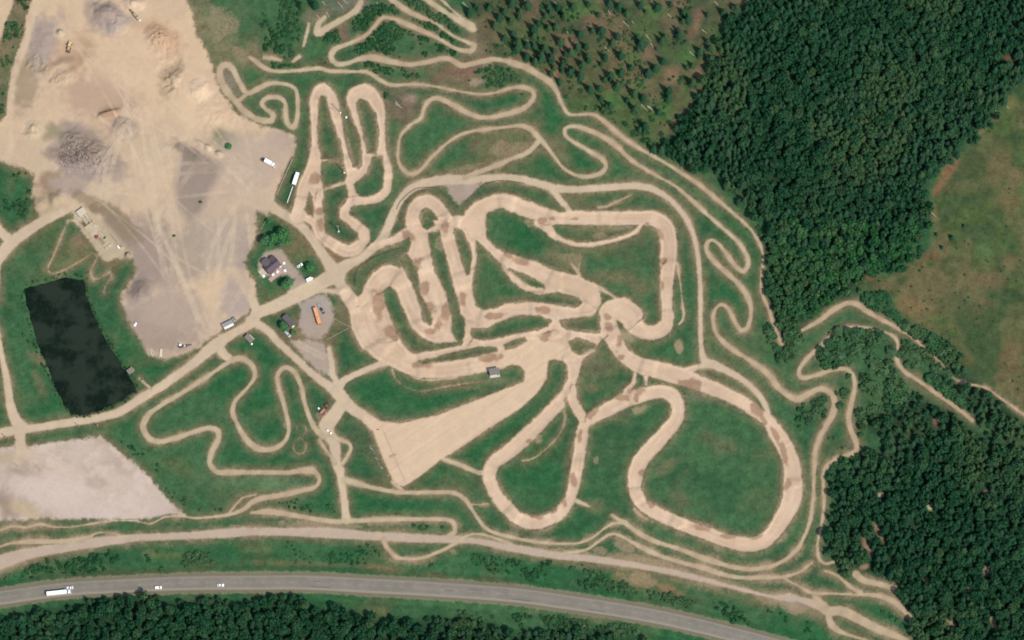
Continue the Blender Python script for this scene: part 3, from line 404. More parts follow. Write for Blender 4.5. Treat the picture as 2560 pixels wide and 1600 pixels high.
for x, y, rx, ry, rot in [(1490, 45, 40, 26, -20), (1620, 132, 26, 22, 0), (1680, 190, 20, 30, 30), (1385, 185, 26, 14, 20), (1420, 105, 30, 16, 40), (1740, 60, 16, 40, 20), (1310, 135, 24, 16, 0), (1745, 185, 10, 18, 0), (1700, 8, 30, 12, 0)]:
    lay(COVER, blob(x, y, rx, ry, rot, .8, .5) * .6, alb(146, 114, 94))
for x, y, rx, ry, rot in [(1540, 250, 30, 20, 30), (1600, 210, 26, 16, 0), (1650, 280, 40, 26, 10), (1640, 30, 40, 20, 0), (1430, 30, 30, 24, 0), (1720, 140, 34, 26, 0), (1580, 140, 20, 16, 0), (1480, 20, 24, 20, 0), (1660, 250, 20, 24, 0)]:
    lay(COVER, blob(x, y, rx, ry, rot, .9, .5) * .7, alb(76, 118, 62))
MEADOW = path('30','2600,480 2419,730 2200,1050 2000,1280 1780,1512','31','1640,200 1560,330 1520,560 1600,700 1500,880 1300,1020 1150,1100 830,1120 850,1190 1000,1240 1200,1350 1300,1512','32','1420,60 1700,260 1900,470 2060,620 2230,720 2419,870 2700,1000')
mm = mk(poly_sd(MEADOW), 14, 1.4)
cm = two(alb(98, 102, 66), alb(70, 90, 56), sstep(.40, .56, n25)); cm = two(cm, alb(58, 82, 50), sstep(.52, .68, fbm(PX, PY, 200, 3, 611)) * .7); cm = two(cm, alb(112, 104, 72), sstep(.50, .64, fbm(PX, PY, 110, 4, 411)) * .85); cm = two(cm, alb(84, 104, 58), sstep(.56, .68, fbm(PX, PY, 60, 3, 511)) * .7)
COVER = two(COVER, cm, mm)
for x, y, rx, ry, rot, c, k in [(2370, 430, 16, 46, 35, (136, 104, 78), .9), (2345, 470, 10, 24, 20, (134, 100, 74), .9), (2280, 765, 50, 26, 20, (128, 110, 74), .8), (2460, 620, 24, 30, 0, (88, 118, 76), .7), (2160, 692, 26, 12, 0, (124, 96, 72), .9), (2330, 640, 30, 10, 0, (112, 92, 66), .8), (2510, 500, 40, 30, 0, (118, 104, 72), .6), (2400, 760, 60, 40, 0, (76, 92, 58), .6), (2470, 700, 60, 26, 0, (124, 104, 78), .7), (2530, 900, 40, 40, 0, (122, 102, 72), .7), (2400, 900, 40, 24, 20, (104, 96, 62), .6), (2490, 290, 16, 10, -30, (136, 108, 80), .8), (2450, 330, 24, 8, -35, (128, 106, 74), .8), (2520, 250, 24, 26, 0, (122, 118, 76), .6), (2500, 400, 30, 24, 0, (118, 106, 74), .5), (2390, 600, 24, 20, 0, (66, 88, 52), .7), (2370, 570, 30, 12, 0, (76, 92, 50), .6)]:
    lay(COVER, blob(x, y, rx, ry, rot, .7, .45) * k, alb(*c))
lay(COVER, blob(2440, 700, 60, 60, 0, .8, .5) * .3, alb(112, 110, 74))
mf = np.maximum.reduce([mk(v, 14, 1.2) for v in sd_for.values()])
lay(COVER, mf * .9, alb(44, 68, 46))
for cr, x, y, rx, ry, rot, c in [('33',1060,510,26,110,-30,(150,128,104)),('33',940,640,30,90,-25,(160,132,112)),('33',1060,145,30,24,0,(196,180,148)),('33',1530,255,30,34,0,(196,186,140)),('33',2070,860,40,46,0,(176,156,132)),('33',1500,950,30,34,0,(170,162,124)),('33',1910,1035,26,34,-30,(170,158,124)),('33',1730,1360,60,26,30,(170,146,122)),('33',910,820,40,26,-20,(164,138,110)),('33',1170,770,16,30,0,(150,130,112)),('33',2060,120,30,30,0,(140,118,100)),('33',2270,20,30,16,0,(160,130,108)),('33',2150,1360,20,70,-35,(170,156,126)),('32',1590,960,30,40,0,(126,106,88)),('32',2300,1430,30,40,0,(150,128,108)),('33',1310,300,24,16,0,(112,92,78)),('30',1530,20,50,20,0,(110,88,70)),('30',200,720,34,60,0,(86,84,58)),('30',1070,250,34,60,0,(72,88,54)),('30',2270,550,50,26,20,(104,86,66))]:
    p = tile(cr, f'{x},{y}')[0]; lay(COVER, blob(p[0], p[1], rx * TS * 1.2, ry * TS * 1.2, rot, .6, .4) * .9, alb(*c))
clearing = np.zeros((NY, NX), np.float32)
CLEARINGS = [('33',1060,510,34,120,-30),('33',940,640,36,100,-25),('33',1060,150,34,30,0),('33',1530,270,34,44,0),('33',2070,870,46,60,0),('33',1500,960,40,50,0),('33',1910,1045,34,44,-30),('33',1730,1370,70,34,30),('33',900,830,50,34,-20),('33',1170,780,22,40,0),('33',2060,130,30,40,0),('33',2150,1370,24,80,-35),('32',1590,970,40,50,0),('32',1000,1110,60,50,0),('30',2270,560,60,40,20),('30',200,740,30,60,0),('33',2080,1450,30,40,0)]
COVER *= (0.80 + 0.40 * n3)[..., None]
MASK = np.maximum.reduce([m_track, m_road, m_trail, m_yard, m_lot, m_pad * .92, m_plant, m_shoulder * (sd_hw > -30), mk(sd_dust, 4, .5) * (m_yard > .3)])
reach = np.where(PY > 1290 + .06 * np.clip(PX - 1500, 0, 600), 22.0, 10.0) * (.5 + n25)
halo = .66 * np.exp(np.minimum(edge, 0) / reach) * np.clip(.35 + 1.5 * (n8 - .3), 0, 1)      # trodden dusty margins
MASK = np.maximum(MASK, np.where(sd_hw > -24, 0, halo))
# worn grass reaching into the edges of the circuit
MASK = np.where((sd_track < 6) & (sd_start < 4), MASK - .25 * sstep(.58, .72, n8) * (m_track > .3) * (m_road < .4), MASK)
for x, y, rx, ry, rot, v in [(1330, 560, 24, 12, 20, .55), (1560, 842, 30, 18, 20, .5), (1697, 868, 16, 20, 0, .62), (1380, 1025, 12, 14, 0, .55), (1600, 1025, 26, 14, -25, .5), (1345, 1100, 12, 14, 30, .55), (1500, 590, 30, 12, 0, .5), (1440, 660, 14, 20, 0, .45), (1010, 690, 16, 30, 20, .5), (1100, 610, 14, 24, 0, .55), (1150, 740, 10, 16, 0, .5), (1760, 985, 10, 10, 0, .55), (1490, 1150, 8, 14, 0, .5), (1130, 935, 60, 5, -4, .5), (720, 1060, 14, 14, 0, .5), (800, 1040, 14, 16, 0, .5), (985, 1190, 20, 10, 0, .5), (1210, 1265, 16, 6, 0, .55), (1135, 1380, 14, 8, 30, .5), (1190, 205, 22, 14, 0, .5), (1030, 248, 16, 10, 0, .45), (1420, 1385, 90, 16, 8, .62), (1620, 1408, 130, 20, 14, .62), (1560, 1362, 40, 26, 20, .62), (1790, 1452, 90, 14, 15, .56), (800, 1312, 120, 14, 3, .6), (620, 1322, 70, 12, 0, .56), (200, 1362, 130, 18, -8, .58), (1950, 1502, 80, 26, 20, .58), (1190, 1346, 70, 14, 5, .6), (1600, 1450, 60, 22, 18, .5), (1270, 372, 90, 26, -8, .46), (1160, 425, 60, 14, -18, .46), (1310, 765, 40, 14, 0, .52), (1420, 645, 40, 18, 10, .46), (560, 60, 50, 70, -30, .46), (600, 130, 30, 30, 0, .46)]:
    MASK = np.maximum(MASK, blob(x, y, rx, ry, rot, .5, .5) * v)
MASK = np.where(sd_pond > -1, 0, MASK)

# ---- heights
H = (n60 - .5) * 1.6 + (n25 - .5) * .7 + (n8 - .5) * .25 + (n3 - .5) * .16
H += (n1 - .5) * .18 * (1 - np.clip(MASK, 0, 1))
tr = np.clip(sd_track / 8 + .5, 0, 1)
jump = np.clip(np.sin(s_track * 2 * math.pi / 128) * 1.8 - .75, 0, .8) * 1.3
H += tr * (jump * (n60 > .42) - .15) + .55 * np.exp(-((sd_track + 3) / 7.0) ** 2) * (m_start := (sd_start < -4))
H += np.clip(sd_trail / 4 + .5, 0, 1) * (.25 * np.sin(s_trail * 2 * math.pi / 44) - .18)
for x, y, rx, ry, rot, h in [(225, 385, 60, 34, 20, 3.4), (185, 350, 34, 26, 10, 2.2), (310, 318, 28, 24, 10, 2.6), (270, 35, 40, 28, 20, 3.0), (295, 66, 26, 18, -20, 2.0), (270, 285, 34, 9, -18, 2.4), (400, 95, 40, 26, 40, 2.6), (425, 170, 34, 22, -20, -1.6), (500, 225, 30, 26, 10, 1.8), (540, 290, 46, 50, 0, 1.2), (150, 82, 9, 9, 0, 2.2), (110, 110, 30, 50, 10, 1.2), (165, 190, 34, 20, -20, 1.4), (335, 10, 30, 16, 0, 2.2), (85, 325, 20, 22, 0, 1.4), (520, 370, 10, 8, 30, 1.8), (548, 384, 11, 8, 30, 1.8), (500, 358, 18, 6, 30, 1.2), (478, 372, 50, 18, 30, -.8), (350, 730, 22, 26, 0, 1.6), (320, 640, 9, 9, 0, 2.6), (304, 619, 5, 6, 0, 1.3), (135, 500, 14, 16, 0, 1.8), (100, 510, 20, 16, 0, 1.6), (150, 490, 12, 18, 0, 1.4), (150, 165, 40, 14, -20, .9), (1010, 1125, 30, 20, 0, .2)]:
    m = max(rx, ry) * 2.2; w = window(x - m, x + m, y - m, y + m)
    dx, dy = PX[w] - x, PY[w] - y; c, s = math.cos(math.radians(rot)), math.sin(math.radians(rot))
    r = np.hypot((dx * c + dy * s) / rx, (-dx * s + dy * c) / ry) + (n3[w] - .5) * .5
    H[w] += h * 1.5 * np.clip(1.15 - r, 0, 1) * (.8 + .4 * n1[w])
rub = np.maximum.reduce([blob(*q) for q in [(210, 400, 60, 26, 15), (180, 365, 34, 30), (90, 160, 30, 26), (150, 195, 30, 20), (80, 325, 26, 24), (400, 105, 40, 34, 40), (430, 200, 30, 40)]])
H += rub * ((n1 - .5) * 1.5 + (n3 - .5) * 3.0)
H = np.where(sd_hw > -34, H * np.clip(-(sd_hw + 8) / 26, 0, 1), H)                 # level bed for the highway
ditch = np.exp(-((sd_hw + 26) / 7.0) ** 2); H -= ditch * .7
H = H * (1 - .7 * mk(sd_start, 14, 0)); 
H = np.where(sd_pond > -14, H * .4 - sstep(-12, 6, sd_pond) * 2.2, H)
def ground_z(x, y):
    i = np.clip((np.asarray(x) - GX[0]) / STEP, 0, NX - 1.001); j = np.clip((np.asarray(y) - GY[0]) / STEP, 0, NY - 1.001)
    a = i.astype(int); b = j.astype(int); fx = i - a; fy = j - b
    return (H[b, a] * (1 - fx) + H[b, a + 1] * fx) * (1 - fy) + (H[b + 1, a] * (1 - fx) + H[b + 1, a + 1] * fx) * fy
def at(F, x, y):
    i = np.clip(np.round((np.asarray(x) - GX[0]) / STEP).astype(int), 0, NX - 1); j = np.clip(np.round((np.asarray(y) - GY[0]) / STEP).astype(int), 0, NY - 1)
    return F[j, i]

# ------------------------------------------------------------------ terrain material
def nt(m): return m.node_tree.nodes, m.node_tree.links
def new_mat(name):
    m = bpy.data.materials.new(name); m.use_nodes = True; n, l = nt(m)
    return m, n, l, n['Principled BSDF']
def noise_node(n, l, vec, scale, detail=4, rough=.55):
    t = n.new('ShaderNodeTexNoise'); t.inputs['Scale'].default_value = scale; t.inputs['Detail'].default_value = detail; t.inputs['Roughness'].default_value = rough
    l.new(vec, t.inputs['Vector']); return t.outputs['Fac']
def math_node(n, l, op, a, b, c=None):
    t = n.new('ShaderNodeMath'); t.operation = op
    for i, v in enumerate((a, b, c)):
        if v is None: continue
        if isinstance(v, (int, float)): t.inputs[i].default_value = v
        else: l.new(v, t.inputs[i])
    return t.outputs[0]
def mix_node(n, l, fac, a, b, mode='MIX'):
    t = n.new('ShaderNodeMix'); t.data_type = 'RGBA'; t.blend_type = mode
    for k, v in ((0, fac), (6, a), (7, b)):
        if hasattr(v, 'is_linked') or hasattr(v, 'links'): l.new(v, t.inputs[k])
        elif k == 0: t.inputs[0].default_value = v
        else: t.inputs[k].default_value = tuple(v) + (1.0,) if len(v) == 3 else v
    return t.outputs[2]
def range_node(n, l, v, a, b, c=0.0, d=1.0, kind='SMOOTHSTEP'):
    t = n.new('ShaderNodeMapRange'); t.interpolation_type = kind; l.new(v, t.inputs[0])
    for i, q in enumerate((a, b, c, d)): t.inputs[1 + i].default_value = q
    return t.outputs[0]
MT, n, l, bs = new_mat('terrain')
def attr(name):
    t = n.new('ShaderNodeAttribute'); t.attribute_name = name; return t
pos = n.new('ShaderNodeNewGeometry').outputs['Position']
cov, bare, msk = attr('cover').outputs['Color'], attr('bare').outputs['Color'], attr('wear').outputs['Fac']
na = noise_node(n, l, pos, .55, 5, .65); nb = noise_node(n, l, pos, 1.7, 3, .6); nc = noise_node(n, l, pos, .16, 4, .6)
v = range_node(n, l, math_node(n, l, 'MULTIPLY_ADD', nc, .5, math_node(n, l, 'MULTIPLY', na, .5)), .34, .66, .66, 1.34, 'LINEAR')
cv = n.new('ShaderNodeVectorMath'); cv.operation = 'SCALE'; l.new(cov, cv.inputs[0]); l.new(v, cv.inputs['Scale'])
dry = mix_node(n, l, range_node(n, l, nc, .5, .72, 0, .16), cv.outputs[0], (*[float(q) for q in alb(104, 106, 72)],))
v2 = range_node(n, l, na, .25, .75, .94, 1.055, 'LINEAR')
bv = n.new('ShaderNodeVectorMath'); bv.operation = 'SCALE'; l.new(bare, bv.inputs[0]); l.new(v2, bv.inputs['Scale'])
mfac = range_node(n, l, math_node(n, l, 'ADD', msk, math_node(n, l, 'MULTIPLY', math_node(n, l, 'SUBTRACT', math_node(n, l, 'MULTIPLY_ADD', nb, .5, math_node(n, l, 'MULTIPLY', na, .5)), .5), .95)), .22, .80)
l.new(mix_node(n, l, mfac, dry, bv.outputs[0]), bs.inputs['Base Color'])
bs.inputs['Roughness'].default_value = .95; bs.inputs['Specular IOR Level'].default_value = .12
bump = n.new('ShaderNodeBump'); bump.inputs['Distance'].default_value = .35; bump.inputs['Strength'].default_value = .55
l.new(math_node(n, l, 'MULTIPLY', nb, range_node(n, l, mfac, 0, 1, 1.0, .15)), bump.inputs['Height']); l.new(bump.outputs[0], bs.inputs['Normal'])

# ------------------------------------------------------------------ terrain objects
def tag(o, label=None, cat=None, group=None, kind=None):
    if label: o['label'] = label
    if cat: o['category'] = cat
    if group: o['group'] = group
    if kind: o['kind'] = kind
    return o
def quick_mesh(name, V, Fq, nper, mat, attrs=None, smooth_=True):
    me = bpy.data.meshes.new(name)
    me.vertices.add(len(V)); me.vertices.foreach_set('co', np.ascontiguousarray(V, dtype=np.float32).ravel())
    me.loops.add(Fq.size); me.loops.foreach_set('vertex_index', np.ascontiguousarray(Fq, dtype=np.int32).ravel())
    nf = Fq.size // nper
    me.polygons.add(nf); me.polygons.foreach_set('loop_start', np.arange(0, Fq.size, nper, dtype=np.int32))
    me.polygons.foreach_set('use_smooth', np.full(nf, smooth_, dtype=bool))
    me.update(calc_edges=True)
    for k, a in (attrs or {}).items():
        if a.ndim == 2:
            at_ = me.attributes.new(k, 'FLOAT_COLOR', 'POINT'); at_.data.foreach_set('color', np.concatenate([a, np.ones((len(a), 1))], 1).astype(np.float32).ravel())
        else:
            at_ = me.attributes.new(k, 'FLOAT', 'POINT'); at_.data.foreach_set('value', a.astype(np.float32))
    if mat: me.materials.append(mat)
    return me
def link(name, me, parent=None):
    o = bpy.data.objects.new(name, me); COL.objects.link(o)
    if parent: o.parent = parent
    return o
VERT = np.stack([XX.ravel(), YY.ravel(), H.ravel()], 1)
ATT = {'cover': COVER.reshape(-1, 3), 'bare': BARE.reshape(-1, 3), 'wear': MASK.ravel()}
idx = np.arange(NX * NY).reshape(NY, NX)
QUAD = np.stack([idx[:-1, :-1], idx[:-1, 1:], idx[1:, 1:], idx[1:, :-1]], -1).reshape(-1, 4)
lab = np.zeros((NY - 1, NX - 1), np.int8)
def cell(F): return (F[:-1, :-1] + F[1:, 1:]) / 2
lab[cell(m_yard) > .5] = 4; lab[cell(m_plant) > .5] = 4; lab[cell(m_pad) > .5] = 6; lab[cell(m_lot) > .5] = 5
lab[cell(m_trail) > .5] = 2; lab[(cell(m_road) > .5) & ((lab != 4) | (cell(sd_pol['yard']) < 8))] = 3; lab[cell(m_track) > .5] = 1
lab = lab.ravel()
for k, name in ((0, 'ground'), (1, 'motocross_track'), (2, 'trail'), (3, 'dirt_road'), (4, 'sand_pit'), (5, 'gravel_lot'), (6, 'gravel_yard')):
    q = QUAD[lab == k]
    use = np.unique(q); remap = np.zeros(NX * NY, np.int32); remap[use] = np.arange(len(use))
    V, Q = VERT[use], remap[q]; A = {kk: a[use] for kk, a in ATT.items()}
    if k == 0:      # the sheet goes on as plain grassland to the horizon
        bx = np.array([-1, 0, 0, 1]); far = 5200.0
        xs = [-far, -1500, GX[0], GX[-1], 1500, far]; ys = [-far, -1500, GY[0], GY[-1], 1500, far]
        ev, eq = [], []
        for i in range(5):
            for j in range(5):
                if i == 2 and j == 2: continue
                b0 = len(ev); ev += [(xs[i], ys[j], -.6), (xs[i + 1], ys[j], -.6), (xs[i + 1], ys[j + 1], -.6), (xs[i], ys[j + 1], -.6)]
                eq.append([b0, b0 + 1, b0 + 2, b0 + 3])
        Q = np.concatenate([Q, np.array(eq) + len(V)]); V = np.concatenate([V, np.array(ev)])
        A = {'cover': np.concatenate([A['cover'], np.tile(g_dark, (len(ev), 1))]), 'bare': np.concatenate([A['bare'], np.tile(g_brown, (len(ev), 1))]), 'wear': np.concatenate([A['wear'], np.zeros(len(ev))])}
    tag(link(name, quick_mesh(name, V, Q, 4, MT, A)), kind='structure')

# ------------------------------------------------------------------ pond
MP, n, l, bs = new_mat('pond_water')
pos = n.new('ShaderNodeNewGeometry').outputs['Position']
p1 = noise_node(n, l, pos, .06, 6, .65); p2 = noise_node(n, l, pos, .5, 5, .7)
c1 = mix_node(n, l, range_node(n, l, p1, .42, .58), tuple(map(float, alb(16, 32, 24))), tuple(map(float, alb(42, 54, 45))))
c2 = mix_node(n, l, range_node(n, l, p2, .50, .72, 0, .6), c1, tuple(map(float, alb(50, 62, 46))))
l.new(c2, bs.inputs['Base Color']); bs.inputs['Roughness'].default_value = .6; bs.inputs['Specular IOR Level'].default_value = .05
bump = n.new('ShaderNodeBump'); bump.inputs['Distance'].default_value = .1; bump.inputs['Strength'].default_value = .4; l.new(p2, bump.inputs['Height']); l.new(bump.outputs[0], bs.inputs['Normal'])
wq = QUAD[(cell(sd_pond) > -9).ravel()]; use = np.unique(wq); remap = np.zeros(NX * NY, np.int32); remap[use] = np.arange(len(use))
V = VERT[use].copy(); V[:, 2] = -1.15
tag(link('pond', quick_mesh('pond', V, remap[wq], 4, MP)), kind='structure')

# ------------------------------------------------------------------ highway
MA, n, l, bs = new_mat('asphalt')
pos = n.new('ShaderNodeNewGeometry').outputs['Position']; side = n.new('ShaderNodeAttribute'); side.attribute_name = 'side'
a1 = noise_node(n, l, pos, .12, 5, .6); a2 = noise_node(n, l, pos, 2.2, 3, .6)
c1 = mix_node(n, l, range_node(n, l, a1, .35, .65), tuple(map(float, alb(136, 131, 117))), tuple(map(float, alb(148, 142, 129))))
c1 = mix_node(n, l, range_node(n, l, a2, .4, .75, 0, .35), c1, tuple(map(float, alb(120, 116, 110))))
wheel = math_node(n, l, 'ABSOLUTE', math_node(n, l, 'SUBTRACT', math_node(n, l, 'ABSOLUTE', side.outputs['Fac'], 0), .42), 0)
c1 = mix_node(n, l, range_node(n, l, wheel, .05, .16, .3, 0.0), c1, tuple(map(float, alb(128, 126, 124))))
c1 = mix_node(n, l, range_node(n, l, math_node(n, l, 'ABSOLUTE', side.outputs['Fac'], 0), .78, .9), c1, tuple(map(float, alb(150, 144, 130))))
l.new(c1, bs.inputs['Base Color']); bs.inputs['Roughness'].default_value = .9; bs.inputs['Specular IOR Level'].default_value = .2
hq = smooth(HIGHWAY, 10.0)
hc = np.array([W(p[0], p[1]) for p in hq]); hw = hq[:, 2] * MPP / 2
tg = np.gradient(hc, axis=0); tg /= np.linalg.norm(tg, axis=1)[:, None]; nn = np.stack([-tg[:, 1], tg[:, 0]], 1)
prof = [(-1.10, -.12), (-1.0, .16), (-.5, .20), (0, .24), (.5, .20), (1.0, .16), (1.10, -.12)]
V, sidev = [], []
for i in range(len(hc)):
    for u, z in prof: V.append((*(hc[i] + nn[i] * hw[i] * u), z)); sidev.append(u)
k = len(prof); Q = []
for i in range(len(hc) - 1):
    for j in range(k - 1): Q.append((i * k + j, (i + 1) * k + j, (i + 1) * k + j + 1, i * k + j + 1))
Q = np.array(Q)[:, ::-1]
highway = tag(link('highway', quick_mesh('highway', np.array(V), Q, 4, MA, {'side': np.array(sidev)})), kind='structure')
def simple(name, rgb, rough=.6, metal=0.0, var=.12, scale=3.0, spec=.3):
    m, n, l, bs = new_mat(name)
    pos = n.new('ShaderNodeTexCoord').outputs['Object']
    f = noise_node(n, l, pos, scale, 4, .6)
    c = np.asarray(rgb, float)
    l.new(mix_node(n, l, range_node(n, l, f, .3, .7), tuple(map(float, c * (1 - var))), tuple(map(float, np.clip(c * (1 + var), 0, .9)))), bs.inputs['Base Color'])
    bs.inputs['Roughness'].default_value = rough; bs.inputs['Metallic'].default_value = metal; bs.inputs['Specular IOR Level'].default_value = spec
    return m
M_LINE = simple('road_paint', alb(178, 171, 158), .7, var=.18, scale=.8); M_PATCH = simple('tar_patch', alb(112, 108, 102), .9, var=.1)
cum = np.concatenate([[0], np.cumsum(np.linalg.norm(np.diff(hc, axis=0), axis=1))])
def on_road(s, u):
    i = int(np.clip(np.searchsorted(cum, s) - 1, 0, len(hc) - 2)); t = (s - cum[i]) / (cum[i + 1] - cum[i])
    return hc[i] * (1 - t) + hc[i + 1] * t + (nn[i] * (1 - t) + nn[i + 1] * t) * (hw[i] * u), nn[i], tg[i]
def strip(name, s0, s1, u, w, mat, step=6.0):
    m = max(2, int((s1 - s0) / step) + 1); V = []; Q = []
    for s in np.linspace(s0, s1, m):
        for e in (-1, 1):
            p, nrm, _ = on_road(s, u); p = p + nrm * e * w / 2; V.append((*p, .244 - .08 * abs(u) + .012))
    for i in range(m - 1): Q.append((i * 2 + 1, i * 2, i * 2 + 2, i * 2 + 3))
    link(name, quick_mesh(name, np.array(V), np.array(Q), 4, mat), highway)
smax = cum[-1]
for u in (-.80, .80): strip('edge_line', 0, smax, u, .16, M_LINE, 4.0)
s = 5.0
while s < smax - 5:
    strip('lane_dash', s, s + 3.2, 0.02, .15, M_LINE, 3.3); s += 9.2
for pxa, u, ln in ((805, -.62, 14), (1302, -.6, 13), (1490, -.62, 11), (1190, .35, 10), (795, .2, 5), (1120, -.1, 6)):
    sa = cum[int(np.argmin(np.abs(hq[:, 0] - pxa)))]; strip('asphalt_patch', sa - ln / 2, sa + ln / 2, u, .55, M_PATCH, 3.0)
# ------------------------------------------------------------------ small mesh kit
class MB:
    def __init__(s): s.v = []; s.f = []
    def add(s, V, F):
        b = len(s.v); s.v += [tuple(p) for p in V]; s.f += [tuple(b + i for i in q) for q in F]; return s
    def box(s, cx, cy, cz, sx, sy, sz, rz=0.0, ry=0.0, bev=0.0):
        hx, hy, hz = sx / 2, sy / 2, sz / 2
        if bev <= 0:
            V = [(x, y, z) for z in (-hz, hz) for x, y in ((-hx, -hy), (hx, -hy), (hx, hy), (-hx, hy))]
            F = [(3, 2, 1, 0), (4, 5, 6, 7), (0, 1, 5, 4), (1, 2, 6, 5), (2, 3, 7, 6), (3, 0, 4, 7)]
        else:
            b = min(bev, hx * .45, hy * .45, hz * .9); V = []
            for z, k in ((-hz, 0), (hz - b, 0), (hz, b)):
                for x, y in ((-hx + b, -hy), (hx - b, -hy), (hx, -hy + b), (hx, hy - b), (hx - b, hy), (-hx + b, hy), (-hx, hy - b), (-hx, -hy + b)):
                    V.append((x * (1 - k / hx), y * (1 - k / hy), z))
            F = [tuple(range(7, -1, -1)), tuple(range(16, 24))]
            for r in (0, 8):
                for i in range(8): F.append((r + i, r + (i + 1) % 8, r + 8 + (i + 1) % 8, r + 8 + i))
        c, sn = math.cos(rz), math.sin(rz); cy_, sy_ = math.cos(ry), math.sin(ry); out = []
        for x, y, z in V:
            x, z = x * cy_ + z * sy_, -x * sy_ + z * cy_
            out.append((cx + x * c - y * sn, cy + x * sn + y * c, cz + z))
        return s.add(out, F)
    def prism(s, prof, y0, y1, in0=0.0, in1=0.0):
        """x,z profile drawn clockwise seen from -y, swept along y"""
        k = len(prof); V = [(x, y0, z) for x, z in prof] + [(x, y1, z) for x, z in prof]
        F = [tuple(range(k)), tuple(range(2 * k - 1, k - 1, -1))] + [((i + 1) % k, i, k + i, k + (i + 1) % k) for i in range(k)]
        return s.add(V, F)
    def cyl(s, p0, p1, r0, r1=None, seg=8, cap=True):
        r1 = r0 if r1 is None else r1
        a, b = Vector(p0), Vector(p1); d = (b - a).normalized()
        u = d.orthogonal().normalized(); w = d.cross(u); V = []
        for p, r in ((a, r0), (b, r1)):
            for i in range(seg):
                t = 2 * math.pi * i / seg; V.append(tuple(p + u * (r * math.cos(t)) + w * (r * math.sin(t))))
        F = [(i, (i + 1) % seg, seg + (i + 1) % seg, seg + i) for i in range(seg)]
        if cap: F += [tuple(range(seg - 1, -1, -1)), tuple(range(seg, 2 * seg))]
        return s.add(V, F)
    def mesh(s, name, mat, smooth_=False):
        me = bpy.data.meshes.new(name); me.from_pydata(s.v, [], s.f)
        bm = bmesh.new(); bm.from_mesh(me); bmesh.ops.recalc_face_normals(bm, faces=bm.faces); bm.to_mesh(me); bm.free()
        me.materials.append(mat)
        if smooth_:
            for p in me.polygons: p.use_smooth = True
        return me
    def build(s, name, mat, parent=None, smooth_=False): return link(name, s.mesh(name, mat, smooth_), parent)
def heading(a, b):
    p, q = W(*a), W(*b); return math.atan2(q[1] - p[1], q[0] - p[0])
def thing(name, label, cat, px, py, rz=0.0, group=None, dz=0.0):
    x, y = W(px, py); z = float(ground_z(x, y))
    o = bpy.data.objects.new(name, None); COL.objects.link(o); o.empty_display_size = .5
    o.location = (x, y, z + dz); o.rotation_euler = (0, 0, rz)
    return tag(o, label, cat, group)
def clone(root, label=None, group=None):
    r = root.copy(); COL.objects.link(r)
    for ch in root.children:
        c = ch.copy(); COL.objects.link(c); c.parent = r
        for g in ch.children:
            d = g.copy(); COL.objects.link(d); d.parent = c
    if label: r['label'] = label
    if group: r['group'] = group
    return r
WHITE = simple('white_paint', (.80, .80, .77), .35, var=.04, spec=.5); PALE = simple('pale_paint', (.62, .60, .52), .45, var=.08); SILVER = simple('silver_paint', (.50, .50, .50), .35, .3, var=.06)
GLASS = simple('dark_glass', (.02, .025, .03), .12, var=.1, spec=.6); TYRE = simple('tyre_rubber', (.025, .025, .025), .85); RIM = simple('rim_metal', (.4, .4, .4), .4, .6)
DARK = simple('dark_steel', (.05, .05, .055), .6); BLACKP = simple('black_paint', (.03, .032, .036), .3, spec=.5); ORANGE = simple('orange_paint', alb(248, 178, 128), .5, var=.06, scale=1.0); ORANGE_D = simple('orange_side_paint', alb(214, 128, 78), .5, var=.08)
REDP = simple('red_paint', (.20, .05, .04), .6, var=.25); REDB = simple('faded_red_boards', (.34, .17, .13), .8, var=.2); YELLOW = simple('machine_yellow', (.50, .36, .16), .6, var=.2)
ROOFP = simple('purple_brown_roof', (.085, .060, .066), .75, var=.18, scale=2.0); ROOFP2 = simple('slate_roof', (.10, .085, .085), .75, var=.15, scale=2.0); ROOFG = simple('grey_felt_roof', (.15, .13, .115), .85, var=.12); ROOFB = simple('brown_felt_roof', (.17, .13, .105), .85, var=.18)
WOOD = simple('weathered_wood', (.30, .24, .17), .85, var=.25, scale=6); WOODP = simple('pale_timber', (.52, .46, .30), .85, var=.18, scale=6); WOODD = simple('dark_stained_wood', (.07, .05, .035), .85, var=.25, scale=6); REDW = simple('red_painted_wall', (.22, .07, .06), .8, var=.2)
CONC = simple('concrete', alb(200, 186, 158), .9, var=.14, scale=.7); CONCD = simple('stained_concrete', alb(160, 146, 116), .9, var=.18, scale=.9); STEEL = simple('galvanised_steel', (.36, .36, .34), .5, .5, var=.12); CORR = simple('grey_sheet_metal', (.26, .26, .23), .6, .2, var=.15); LAMPM = simple('lamp_glass', (.7, .7, .66), .2); REDL = simple('red_lamp', (.4, .03, .02), .3)
TILE = simple('terrace_tiles', (.34, .22, .18), .85, var=.2); STONE = simple('pale_stone', alb(214, 204, 184), .9, var=.15); OLIVE = simple('silted_pit_floor', alb(122, 110, 82), .95, var=.15)

